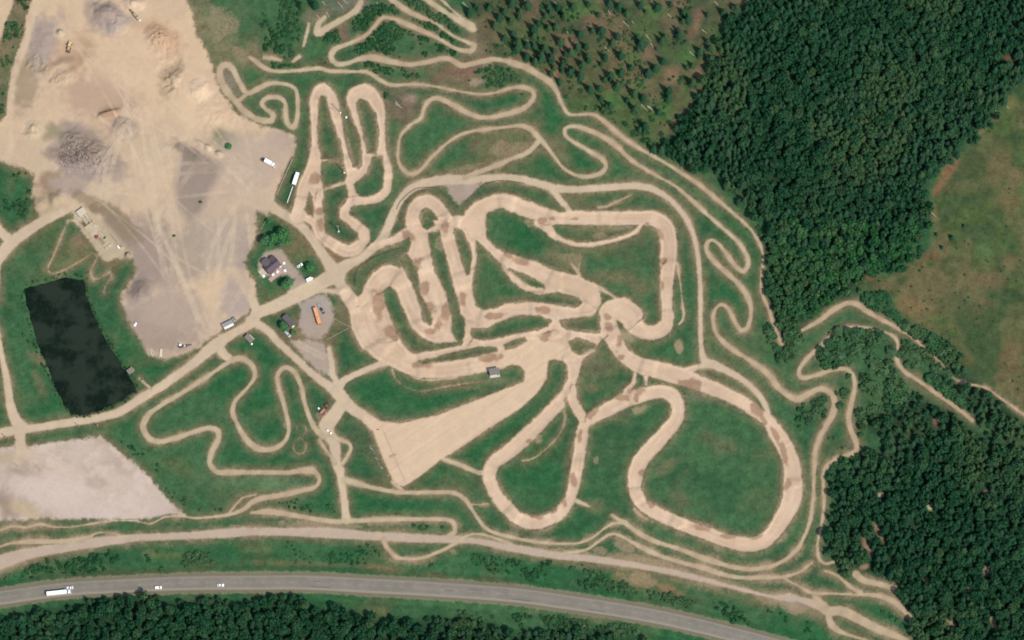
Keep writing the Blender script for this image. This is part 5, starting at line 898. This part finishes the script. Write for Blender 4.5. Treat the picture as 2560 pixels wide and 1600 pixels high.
fence('gate_fence', 'pale fence at the north corner of the bus yard field', tile('12', '745,-10 820,40 900,70'), .9, 3.0, WOOD, WOODP, 1, .1)
for (x, y), lb in (((846, 578), 'lighting pole on the grass island near the first bend'), ((860, 431), 'lighting pole on the rounded island between the hairpins'), ((850, 281), 'lighting pole beside the left hairpin straight'), ((197, 1067), 'pole standing at the edge of the entrance road'), ((244, 1067), 'pole beside the dirt road above the gravel lot'), ((14, 1095), 'pole by the road at the left edge')):
    short = x < 400; t = thing('light_pole', lb, 'pole', x, y, 0.0, 'tall poles'); Hh = 6.0 if short else 11.5
    MB().cyl((0, 0, -.3), (0, 0, Hh), .30, .2, seg=8).build('mast', WOOD, t)
    if not short:
        MB().box(0, 0, Hh - .3, 1.8, .12, .12).build('crossarm', WOOD, t)
        for x_ in (-.7, .7): MB().box(x_, -.15, Hh - .15, .55, .4, .35).build('floodlight', STEEL, t)
        MB().box(.25, -.5, .45, .8, .9, .9).build('base_box', WHITE, t)
    else: MB().box(0, 0, Hh - .5, 1.2, .1, .1).build('crossarm', WOOD, t)
# fallen logs
lm = [MB().cyl((-2.3 * k, 0, .2), (2.3 * k, 0, .16), .24, .12, seg=6).mesh('log', simple('dry_log', (.42, .34, .25), .85, var=.2) if k == 1 else bpy.data.materials['dry_log']) for k in (1, 1.3, .8)]
for i, (x, y) in enumerate(LOGS):
    X, Y = W(x, y); o = link('fallen_log', lm[i % 3]); o.location = (X, Y, float(ground_z(X, Y))); o.rotation_euler = (0, 0, math.radians(-58 + (i * 37) % 24))
    tag(o, 'bleached fallen log lying on the cleared slope' if y < 300 and x < 2200 else 'bleached fallen log lying along the forest edge by the meadow', 'log', 'fallen logs')
# rubble and boulders
def rocks(name, label, spots, nrock, smin, smax, mat):
    V, F = [], []; ico = bmesh.new(); bmesh.ops.create_icosphere(ico, subdivisions=1, radius=1); iv = np.array([v.co[:] for v in ico.verts]); fi = np.array([[v.index for v in f.verts] for f in ico.faces]); ico.free()
    tot = sum(s[2] * s[3] for s in spots)
    for x, y, rx, ry in spots:
        for i in range(int(nrock * rx * ry / tot)):
            a, r = random.uniform(0, 6.28), math.sqrt(random.random()); X, Y = W(x + rx * r * math.cos(a), y + ry * r * math.sin(a)); s_ = random.uniform(smin, smax) * random.uniform(.6, 1)
            q = iv * (s_ * RNG.uniform(.6, 1.1, (1, 3))) * RNG.uniform(.8, 1.15, (len(iv), 1)); q = q + np.array([X, Y, float(ground_z(X, Y)) + .15 * s_])
            F.append(fi + len(iv) * len(V)); V.append(q)
    tag(link(name, quick_mesh(name, np.concatenate(V), np.concatenate(F), 3, mat, smooth_=False)), label, 'rubble', kind='stuff')
rocks('rubble', 'pale broken rock scattered over the gravel heaps', [(180, 365, 30, 20), (212, 378, 12, 12), (205, 425, 60, 10), (270, 430, 12, 8), (95, 160, 24, 16), (80, 330, 26, 22), (150, 185, 16, 14), (200, 400, 50, 24)], 330, .2, .55, STONE)
rocks('dark_rubble', 'dark crushed rock on the large gravel heap', [(200, 400, 56, 22), (185, 385, 40, 26)], 500, .25, .6, simple('dark_rock', alb(120, 106, 98), .9))
# ------------------------------------------------------------------ vegetation
def foliage_mat(name, stops, use_attr):
    stops = [tuple(q * k for q, k in zip(c, (1.72, 1.62, 1.38))) for c in stops]
    m, n, l, bs = new_mat(name)
    if use_attr: t = n.new('ShaderNodeAttribute'); t.attribute_name = 'tint'; fac = t.outputs['Fac']
    else: fac = n.new('ShaderNodeObjectInfo').outputs['Random']
    r = n.new('ShaderNodeValToRGB'); l.new(fac, r.inputs[0]); el = r.color_ramp.elements
    for i, c in enumerate(stops):
        p = i / (len(stops) - 1)
        e = el[i] if i < 2 else el.new(p); e.position = p; e.color = (*[float(q) for q in c], 1)
    for i, c in enumerate(stops): el[i].position = i / (len(stops) - 1); el[i].color = (*[float(q) for q in c], 1)
    pos = n.new('ShaderNodeNewGeometry').outputs['Position']; f = noise_node(n, l, pos, 1.1, 3, .6)
    sc = n.new('ShaderNodeVectorMath'); sc.operation = 'SCALE'; l.new(r.outputs[0], sc.inputs[0]); l.new(range_node(n, l, f, .3, .7, .86, 1.16, 'LINEAR'), sc.inputs['Scale'])
    tr = n.new('ShaderNodeBsdfTranslucent'); l.new(sc.outputs[0], tr.inputs['Color']); mx = n.new('ShaderNodeMixShader'); mx.inputs[0].default_value = .38
    l.new(bs.outputs[0], mx.inputs[1]); l.new(tr.outputs[0], mx.inputs[2]); l.new(mx.outputs[0], n['Material Output'].inputs['Surface'])
    l.new(sc.outputs[0], bs.inputs['Base Color']); bs.inputs['Roughness'].default_value = .8; bs.inputs['Specular IOR Level'].default_value = .12
    return m
CON = [(.010, .040, .021), (.012, .046, .025), (.016, .049, .029), (.016, .055, .028), (.021, .053, .032), (.025, .060, .029), (.032, .066, .030)]
BRO = [(.011, .050, .025), (.013, .056, .029), (.017, .060, .028), (.022, .062, .035), (.020, .068, .031), (.027, .071, .035), (.036, .080, .036)]
SHR = [(.017, .064, .029), (.024, .076, .033), (.032, .080, .040), (.044, .090, .044)]
M_CON, M_CONS = foliage_mat('conifer_needles', CON, False), foliage_mat('conifer_needles_mass', CON, True)
M_BRO, M_BROS = foliage_mat('broad_leaves', BRO, False), foliage_mat('broad_leaves_mass', BRO, True)
M_SHR, M_SHRS = foliage_mat('shrub_leaves', SHR, False), foliage_mat('shrub_leaves_mass', SHR, True)
BARK = simple('bark', (.10, .075, .055), .9, var=.25); BIRCH = simple('birch_bark', (.38, .36, .32), .85, var=.3)
def spruce(seed, layers=13, nb=9, ragged=.25):
    """unit conifer: height 1, radius 1 at the foot of the crown (scaled later); returns verts, tris"""
    r = np.random.default_rng(seed); V = []; F = []
    for i in range(layers):
        f = i / (layers - 1); z = .10 + .88 * f; R = (1 - f) ** .85 * (1 + r.uniform(-.15, .15)) + .04
        a0 = r.uniform(0, 6.28)
        for j in range(nb if f < .7 else max(5, nb - 3)):
            a = a0 + 6.283 * j / nb + r.uniform(-.25, .25); L = R * (1 + r.uniform(-ragged, ragged)); wd = .42 * L + .04
            c, s = math.cos(a), math.sin(a); dz = -.075 * L + r.uniform(-.01, .01); up = .035
            b = len(V); m = .55 * L
            V += [(0, 0, z + up), (c * m - s * wd * .5, s * m + c * wd * .5, z + dz * .4), (c * L, s * L, z + dz), (c * m + s * wd * .5, s * m - c * wd * .5, z + dz * .4)]
            F += [(b, b + 3, b + 1), (b + 1, b + 3, b + 2)]
    return np.array(V), np.array(F)
def broad(seed, nleaf=330, lobes=7, leaf=.20):
    """unit broadleaf crown: radius about 1, z from 0 (crown foot) to about 1.7"""
    r = np.random.default_rng(seed); C = [(0, 0, .95, .72)]
    for i in range(lobes):
        a = 6.283 * i / lobes + r.uniform(-.4, .4); d = r.uniform(.35, .62); C.append((d * math.cos(a), d * math.sin(a), r.uniform(.55, 1.2), r.uniform(.34, .52)))
    V = []; F = []
    for i in range(nleaf):
        cx, cy, cz, R = C[r.integers(len(C))]; v = r.normal(size=3); v /= np.linalg.norm(v)
        if v[2] < -.35: v[2] *= -1
        p = np.array([cx, cy, cz]) + v * R * r.uniform(.72, 1.08)
        nrm = v + r.normal(size=3) * .45; nrm /= np.linalg.norm(nrm); u = np.cross(nrm, r.normal(size=3)); u /= np.linalg.norm(u); w = np.cross(nrm, u); s = leaf * r.uniform(.7, 1.35)
        b = len(V); V += [p + u * s, p - u * s * .5 + w * s * .87, p - u * s * .5 - w * s * .87]; F.append((b, b + 1, b + 2))
    return np.array(V), np.array(F)
def as_mesh(name, VF, mat): return quick_mesh(name, VF[0], VF[1], 3, mat, smooth_=False)
CONV = [spruce(s, 13 + s % 3, 9) for s in range(5)]; CONS = [spruce(20 + s, 9, 8, .3) for s in range(6)]
BROV = [broad(s, 420, 7, .17) for s in range(5)]; BROS = [broad(30 + s, 210, 6, .23) for s in range(6)]
SHRV = [broad(60 + s, 46, 4, .42) for s in range(6)]
me_con = [as_mesh('conifer_crown', v, M_CON) for v in CONV]; me_bro = [as_mesh('leafy_crown', v, M_BRO) for v in BROV]
M_GAR = foliage_mat('garden_leaves', [(.034, .115, .052), (.040, .135, .050), (.052, .145, .054), (.046, .120, .068)], False)
me_gar = [as_mesh('garden_crown', v, M_GAR) for v in BROV]
me_trc = MB().cyl((0, 0, -.03), (0, 0, .95), .022, .004, seg=6).mesh('conifer_trunk', BARK)
tb = MB().cyl((0, 0, -.06), (0, 0, .62), .035, .018, seg=7)
for a in range(4): tb.cyl((0, 0, .36 + .05 * a), (.22 * math.cos(a * 1.7), .22 * math.sin(a * 1.7), .60 + .05 * a), .014, .005, seg=5)
me_trb = tb.mesh('leafy_trunk', BIRCH)
def tree_obj(kind, x, y, h, r, label, group, seed, name=None, bright=False):
    z = float(ground_z(x, y)); o = bpy.data.objects.new(name or ('conifer_tree' if kind == 'c' else 'broadleaf_tree'), None); COL.objects.link(o); o.location = (x, y, z); o.rotation_euler = (0, 0, seed * 2.399)
    tag(o, label, 'tree', group)
    mb = me_gar if bright else me_bro
    tk = link('trunk', me_trc if kind == 'c' else me_trb, o); tk.scale = (h, h, h)
    cr = link('crown', (me_con if kind == 'c' else mb)[seed % 5], o)
    if kind == 'c': cr.scale = (r, r, h)
    else: cr.scale = (r, r * (.9 + .2 * ((seed * 7) % 10) / 10), (h * .8) / 1.7); cr.location = (0, 0, h * .2)
    return o
# ---- candidate trees
cand = []   # x, y, h, r, kind, area
excl = {'clr': [(*tile(c, f'{x},{y}')[0], rx * TS, ry * TS, rot) for c, x, y, rx, ry, rot in CLEARINGS]}
for area, (poly, share, sp, (h0, h1)) in FOREST.items():
    P = np.array([p[:2] for p in poly]); xa, ya = W(P[:, 0].min(), P[:, 1].max()); xb, yb = W(P[:, 0].max(), P[:, 1].min())
    xs = np.arange(max(xa, -375), min(xb, 375), sp); ys = np.arange(max(ya, -255), min(yb, 252), sp * .9)
    X, Y = np.meshgrid(xs, ys); X = X + (np.arange(X.shape[0]) % 2)[:, None] * sp / 2
    X = (X + RNG.uniform(-.42, .42, X.shape) * sp).ravel(); Y = (Y + RNG.uniform(-.42, .42, Y.shape) * sp).ravel()
    px_, py_ = to_px(X, Y); ok = poly_sd(poly, PXs=px_, PYs=py_ - 9) > RNG.uniform(-16, 10, X.shape) ** 1.0 + (fbm(px_, py_, 30, 2, 77) - .5) * 24
    bare_ = at(MASK, X, Y) < .3; ok &= bare_ & (at(sd_hw, X, Y) < -14) & (at(sd_trail, X, Y) < -9) & (at(sd_road, X, Y) < -9) & (at(sd_pond, X, Y) < -10)
    for cx, cy, rx, ry, rot in excl['clr']:
        c, s = math.cos(math.radians(rot)), math.sin(math.radians(rot)); dx, dy = px_ - cx, py_ - cy
        ok &= np.hypot((dx * c + dy * s) / (rx * 1.25), (-dx * s + dy * c) / (ry * 1.25)) > 1
    stand = fbm(px_, py_, 150, 3, 707); ok &= (RNG.uniform(size=X.shape) > .06) & ~((stand < .28) & (RNG.uniform(size=X.shape) < .25))
    X, Y, stand = X[ok], Y[ok], stand[ok]
    kindr = RNG.uniform(size=len(X)); shr = np.clip(share + (stand - .5) * 1.2, 0, 1) if area != 'upper_low' else np.full(len(X), share)
    px_, py_ = to_px(X, Y)
    if area == 'upper': shr = np.where((py_ > 560) & (px_ < 2400), .35, shr)
    for i in range(len(X)):
        h = RNG.uniform(h0, h1) * RNG.choice([.62, .8, 1.0, 1.0, 1.12]); con = kindr[i] < shr[i]
        cand.append((X[i], Y[i], h * (1.0 if con else .78), (h * .22 + RNG.uniform(-.2, .5)) if con else h * .25 + RNG.uniform(-.2, .8), 'c' if con else 'b', area))
n0 = len(cand)
under = []      # saplings and undergrowth below the big trees
for x, y, h, r, k, a in cand:
    if RNG.uniform() < .6:
        under.append((x + RNG.uniform(-2, 2), y + RNG.uniform(-2, 2), RNG.uniform(3.5, 6.8), RNG.uniform(1.7, 2.7)))
order = sorted(range(n0), key=lambda i: -cand[i][3] * cand[i][2])
vis = lambda c: (lambda p: 0 < p[0] < 2560 and 0 < p[1] < 1600)(to_px(c[0], c[1]))
def zone_label(c):
    x, y = to_px(c[0], c[1]); k = ('tall ' if c[2] > (12.0 if c[4] == 'c' else 9.6) else '') + ('broad ' if c[3] > (2.8 if c[4] == 'c' else 3.2) else '') + ('dark conifer' if c[4] == 'c' else 'leafy tree')
    if c[5] == 'upper': z = 'at the cleared-slope edge' if x < 1880 and y < 400 else 'above the outer trail' if y > 300 and x < 1980 else 'on the meadow side' if x > 2280 else 'at the top' if y < 170 else 'in the southern part' if y > 480 else 'in the heart'
    elif c[5] == 'lower': z = 'near its western edge' if x < 2220 else 'by the picture edge' if x > 2430 else 'in its northern part' if y < 1280 else 'in its southern part' if y > 1440 else 'in its middle'
    elif c[5] == 'south': z = 'left of the highway vehicles' if x < 110 else 'below the lorry' if x < 300 else 'below the cars' if x < 600 else 'towards its right end'
    else: z = ''
    return (k + ' ' + z + ' of ' + AREA[c[5]] if c[5] == 'upper' else k + ' in ' + AREA[c[5]] + (', ' + z if z else ''))
AREA = {'upper': 'the upper right forest', 'upper_low': 'the leafy lower fringe of the upper forest', 'lower': 'the lower right wood', 'mid': 'the thin stand above the lower right wood', 'midline': 'the tree line beside the meadow track', 'south': 'the wood south of the highway'}
LONE = []
for i, (x, y) in enumerate(LONE_CONIFERS):
    LONE.append((x + 5, y + 9, 9.5 + (i * 37 % 50) / 8))
    if i % 5 < 3: LONE.append((x + 5 + (i * 53 % 30) - 15, y + 9 + (i * 29 % 26) - 8, 5.0 + (i * 17 % 40) / 8))
chosen = set(); quota = {'c': 300 - len(LONE) - 4, 'b': 280}
for i in order:
    c = cand[i]
    if quota[c[4]] > 0 and vis(c):
        chosen.add(i); quota[c[4]] -= 1
        tree_obj(c[4], c[0], c[1], c[2], c[3], zone_label(c), ('conifers' if c[4] == 'c' else 'leafy trees') + ' of ' + AREA[c[5]], i)
for i, (x, y, h) in enumerate(LONE):
    X, Y = W(x, y); wh = 'left of the trail bend' if x < 1280 else ('beside the forest edge' if x > 1640 else ('just above the outer trail' if y > 160 + (x - 1400) * .35 else 'towards the top edge of the picture'))
    if at(MASK, X, Y) > .4: continue
    sz = 'tall' if h > 10 else ('medium-sized' if h > 7 else 'small')
    tree_obj('c', X, Y, h, h * .21, f'{sz} dark conifer on the cleared slope, {wh}', 'scattered conifers on the cleared slope', i)
for x, y, h, r, lb, k in [(663, 606, 9, 4.0, 'westernmost leafy tree of the clump north of the club house', 'b'), (676, 614, 8, 3.4, 'low leafy tree at the south-west of the garden clump', 'b'), (686, 602, 10, 4.2, 'tall leafy tree in the middle of the garden clump', 'b'), (702, 612, 9, 3.8, 'leafy tree at the south of the garden clump', 'b'), (707, 592, 10.5, 4.4, 'tallest bright leafy tree of the garden clump', 'b'), (717, 606, 8.5, 3.6, 'easternmost bright leafy tree of the garden clump', 'b'), (672, 556, 4.0, 2.0, 'small leafy tree at the northern tip of the garden', 'b'), (718, 715, 8.5, 4.3, 'round leafy tree just south of the club house', 'b'), (776, 672, 6.5, 3.6, 'grey-green leafy tree beside the small white car', 'b'), (708, 818, 6.5, 3.0, 'dark leafy tree against the west side of the dark shed', 'b'), (716, 826, 4.5, 2.0, 'small leafy tree at the south-west of the dark shed', 'b'), (734, 834, 3.5, 2.0, 'brownish low tree at the south end of the dark shed', 'b'), (572, 369, 3.6, 2.5, 'round green bush-like tree alone on the gravel yard', 'b'),
    (2380, 596, 6, 2.2, 'larger lone dark tree out on the meadow', 'c'), (2342, 588, 5, 1.6, 'lone dark tree on the meadow left of the larger one', 'c'), (2410, 566, 4, 1.3, 'small lone dark tree on the meadow right of the larger one', 'c'), (2355, 620, 5, 1.5, 'slim dark tree on the meadow below the larger one', 'c')]:
    tree_obj(k, *W(x, y), h, r, lb, None, int(x), bright=k == 'b')
# ---- the rest of the woods as masses
def stand_tone(x, y):
    p = to_px(np.array([x]), np.array([y])); return float(np.clip((fbm(p[0], p[1], 130, 3, 1201)[0] - .5) * 3.2 + .5, 0, 1))
def mass(name, label, items, protos, mat, mode):
    V, F, T, o = [], [], [], 0
    for i, (x, y, h, r) in enumerate(items):
        v, f = protos[i % len(protos)]; a = i * 2.399; c, s = math.cos(a), math.sin(a); z = float(ground_z(x, y))
        sz = h if mode == 'c' else (h * .8 / 1.7 if mode == 'b' else h / 1.5); oz = 0 if mode == 'c' else (h * .2 if mode == 'b' else -h * .12)
        q = np.empty_like(v); q[:, 0] = x + (v[:, 0] * c - v[:, 1] * s) * r; q[:, 1] = y + (v[:, 0] * s + v[:, 1] * c) * r; q[:, 2] = z + oz + v[:, 2] * sz
        V.append(q); F.append(f + o); T.append(np.full(len(v), float(np.clip(stand_tone(x, y) + RNG.uniform(-.3, .3), 0, 1)))); o += len(v)
    tag(link(name, quick_mesh(name, np.concatenate(V), np.concatenate(F), 3, mat, {'tint': np.concatenate(T)}, smooth_=False)), label, kind='stuff')
rest = [cand[i] for i in range(n0) if i not in chosen]
mass('conifer_forest', 'mass of dark conifers of the woods', [c[:4] for c in rest if c[4] == 'c'], CONS, M_CONS, 'c')
mass('undergrowth', 'mass of young leafy growth under the woods', [u for u in under if at(MASK, u[0], u[1]) < .25 and at(sd_hw, u[0], u[1]) < -16], [broad(90 + s, 90, 5, .34) for s in range(5)], M_BROS, 'b')
LITE = lambda c: c[5] == 'upper_low' or (c[5] == 'upper' and to_px(c[0], c[1])[1] > 560)
M_LITE = foliage_mat('young_leaves_mass', [(.020, .088, .032), (.030, .100, .038), (.042, .104, .044), (.024, .092, .040)], True)
mass('broadleaf_forest', 'mass of leafy trees of the woods', [c[:4] for c in rest if c[4] == 'b' and not LITE(c)], BROS, M_BROS, 'b')
mass('young_woodland', 'mass of brighter young leafy trees at the foot of the upper forest', [c[:4] for c in rest if c[4] == 'b' and LITE(c)], BROS, M_LITE, 'b')
# ---- scrub
SCRUB = [  # polygon, spacing, size range, share kept
 (path('10','0,0 380,-40 420,80 460,200 420,420 350,560 100,540 60,400'), 2.6, (.7, 1.8), .8), (path('10','640,300 780,250 800,420 700,440'), 2.0, (.8, 1.8), .9),
 (path('10','960,350 1180,200 1300,190 1700,360 1980,500 1850,540 1500,580 1250,560 950,540 880,450'), 2.1, (.6, 1.7), .85), (path('10','910,160 1260,-60 1400,100 1700,240 1960,380 1850,440 1500,300 1250,200 1000,340 920,300'), 2.2, (.6, 1.6), .8), (path('10','1340,-40 1560,-40 2000,260 2000,360 1750,270 1500,130'), 2.2, (.6, 1.6), .85),
 (path('10','1000,590 1550,640 1600,760 1200,720 1000,640'), 2.2, (.6, 1.6), .7), (path('10','2000,760 2180,600 2419,600','20','0,640 80,760 100,800 0,820','10','2200,840'), 2.3, (.6, 1.4), .7), (path('10','0,600 360,590 700,560 650,640 300,650 60,620'), 2.2, (.6, 1.4), .6),
 (path('20','1000,1080 1320,1130 1500,1160 1400,1380 1300,1400 1000,1200'), 2.4, (.6, 1.8), .7), (path('32','0,-20 330,100 420,300 280,450 200,560 0,420'), 2.4, (1.0, 3.2), .6), (path('32','480,290 720,120 1000,110 1180,180 1190,400 1250,500 900,760 860,560 800,430 680,420 340,520 330,430'), 2.3, (.6, 3.8), .35),
 (path('32','870,760 1200,520 1500,740 1200,830 900,940 860,1100'), 2.4, (1.0, 3.2), .7), (path('32','1250,150 1450,280 1700,500 1860,640 1900,860 1400,540 1260,400'), 2.1, (1.0, 3.4), .85), (path('32','420,600 620,560 760,520 760,700 680,900 660,760 600,660 500,610'), 2.2, (1.0, 2.8), .8), (path('32','240,780 440,720 560,760 560,900 460,1050 300,1000'), 2.2, (1.0, 2.8), .8), (path('32','560,1060 740,1060 780,1200 700,1260 520,1330'), 2.5, (.5, 1.2), .6), (path('32','570,1400 720,1330 850,1260 840,1340 640,1512 560,1512'), 2.0, (1.2, 3.6), .85),
 (path('31','700,1360 1080,1250 1300,1500','32','1500,150 1780,300 1800,500 1500,260 1200,60 900,-80'), 2.1, (1.2, 3.6), .85),
 (path('03','60,830 400,740 800,680 1200,640 1700,680 2400,640 2400,830 1500,860 900,880 300,920 0,960'), 2.3, (.6, 1.7), .6), (path('13','0,580 700,560 1200,620 1400,770 1800,740 1950,640 2419,720 2419,840 1200,800 300,790'), 2.6, (.4, 1.1), .45),
 (path('23','0,740 450,740 800,860 1100,1000 1300,1060 1600,1080 2000,1180 2419,1290 2419,1400 1800,1250 1200,1110 600,990 0,900'), 2.1, (.6, 1.8), .75), (path('13','1400,790 2000,780 2419,850 2419,900 2000,860 1300,810'), 2.0, (.6, 1.5), .7),
 (path('13','100,370 250,350 650,400 560,430 100,430'), 2.0, (.5, 1.2), .7), (path('13','950,420 1800,400 1840,460 1500,480 1000,480'), 2.2, (.5, 1.3), .55), (path('23','0,1290 400,1260 800,1350 1200,1400 1250,1470 900,1460 0,1480'), 2.0, (.7, 2.0), .85), (path('13','1900,1240 2300,1320 2419,1370 2419,1500 1900,1500'), 2.2, (.7, 2.0), .8),
 (path('33','1000,1130 1120,1140 1260,1250 1330,1380 1250,1400 1100,1300'), 2.2, (.6, 1.6), .7), (path('33','0,960 200,980 300,1060 0,1070'), 2.2, (.5, 1.4), .6), (path('33','300,1330 450,1330 500,1440 300,1450'), 2.2, (.6, 1.5), .7), (path('33','780,890 830,960 1180,1040 1150,1080 800,980'), 2.0, (.5, 1.3), .6), (path('33','0,1180 400,1260 520,1400 540,1512 0,1430'), 2.8, (.4, 1.2), .5),
 (path('00','130,-60 320,-60 250,150 230,330 160,500 110,650 80,850 60,1080 -60,1160 -60,420 40,250'), 2.2, (.5, 1.6), .7), (path('01','0,110 280,90 310,200 280,480 240,620 120,690 20,560'), 2.2, (.5, 1.5), .6), (path('31','-60,600 300,700 600,1000 800,1040 1400,850 1560,600 1640,720 1500,880 1280,1030 850,1140 600,1150'), 2.6, (.6, 2.0), .7),
 (path('21','1720,20 2000,260 2260,480 2400,700 2400,820 2250,640 2000,420 1800,230 1600,60'), 2.4, (.6, 1.6), .6), (path('12','1080,990 1280,1330 1240,1400 1080,1150'), 2.4, (.5, 1.2), .6), (path('02','980,1000 1200,1130 1480,1350 1640,1512 1500,1512 1200,1230 950,1080'), 2.4, (.5, 1.4), .55), (path('03','1480,20 1620,170 1780,300 2300,280 1900,260 1700,120'), 2.2, (.5, 1.4), .6), (path('13','150,160 380,170 640,160 760,60 780,330 560,310 150,260'), 2.4, (.5, 1.4), .55), (CLEAR, 3.4, (.4, 1.2), .35), (MEADOW, 7.0, (.3, .8), .5),
]
items = []
for poly, sp, (a, b), keep in SCRUB:
    P = np.array([p[:2] for p in poly]); xa, ya = W(P[:, 0].min(), P[:, 1].max()); xb, yb = W(P[:, 0].max(), P[:, 1].min())
    X, Y = np.meshgrid(np.arange(max(xa, -370), min(xb, 370), sp), np.arange(max(ya, -250), min(yb, 250), sp))
    X = (X + RNG.uniform(-.6, .6, X.shape) * sp).ravel(); Y = (Y + RNG.uniform(-.6, .6, Y.shape) * sp).ravel()
    px_, py_ = to_px(X, Y); cl = fbm(px_, py_, 40, 3, 909)
    ok = (poly_sd(poly, PXs=px_, PYs=py_) > RNG.uniform(-4, 8, X.shape)) & (at(MASK, X, Y) < .22) & (at(sd_hw, X, Y) < -16) & (at(sd_trail, X, Y) < -4) & (at(sd_track, X, Y) < -6) & (at(sd_road, X, Y) < -6) & (cl > .38 + .30 * (1 - keep)) & (at(sd_pond, X, Y) < -8)
    for x, y, c in zip(X[ok], Y[ok], cl[ok]):
        h = RNG.uniform(a, b) * (.5 + 1.3 * c); items.append((x, y, h, h * RNG.uniform(.7, 1.15)))
# pond rim reeds
pq = np.array(POND); 
for i in range(len(pq)):
    p, q = pq[i], pq[(i + 1) % len(pq)]; d = math.hypot(*(q - p)); nrm = np.array([(q - p)[1], -(q - p)[0]]) / max(d, 1e-6)
    for k in range(int(d / 5)):
        w_ = p + (q - p) * RNG.uniform() + nrm * RNG.uniform(4, 12)
        if RNG.uniform() < .95: X, Y = W(*w_); h = RNG.uniform(.5, 1.4); items.append((X, Y, h, h * .7))
mass('scrub', 'low green scrub covering the rough banks', items, SHRV, M_SHRS, 's')
print('TREES', n0, 'scrub', len(items), 'rest', len(rest))
me_shr = [as_mesh('bush', v, M_SHR) for v in SHRV]
for x, y, r, lb in [(501, 506, 1.0, 'small dark bush growing in the grey gravel field'), (435, 590, .9, 'small dark bush at the edge of the wheel ruts in the yard'), (60, 838, 1.1, 'bush on the west bank of the pond, upper one'), (71, 853, 1.0, 'bush on the west bank of the pond, lower one'), (968, 243, 2.0, 'low green bush beside the right hairpin bend'), (823, 1267, 1.3, 'dark round bush left of the gravel lane'), (1305, 237, .8, 'small bush inside the narrow loop'), (1107, 1319, 1.2, 'dark bush inside the long flat loop'), (360, 1560 - 1100, .0, '')]:
    if r <= 0: continue
    X, Y = W(x, y); o = link('bush', me_shr[int(x) % 6]); o.location = (X, Y, float(ground_z(X, Y)) - .2); o.scale = (r * 1.2, r * 1.2, r); tag(o, lb, 'bush')
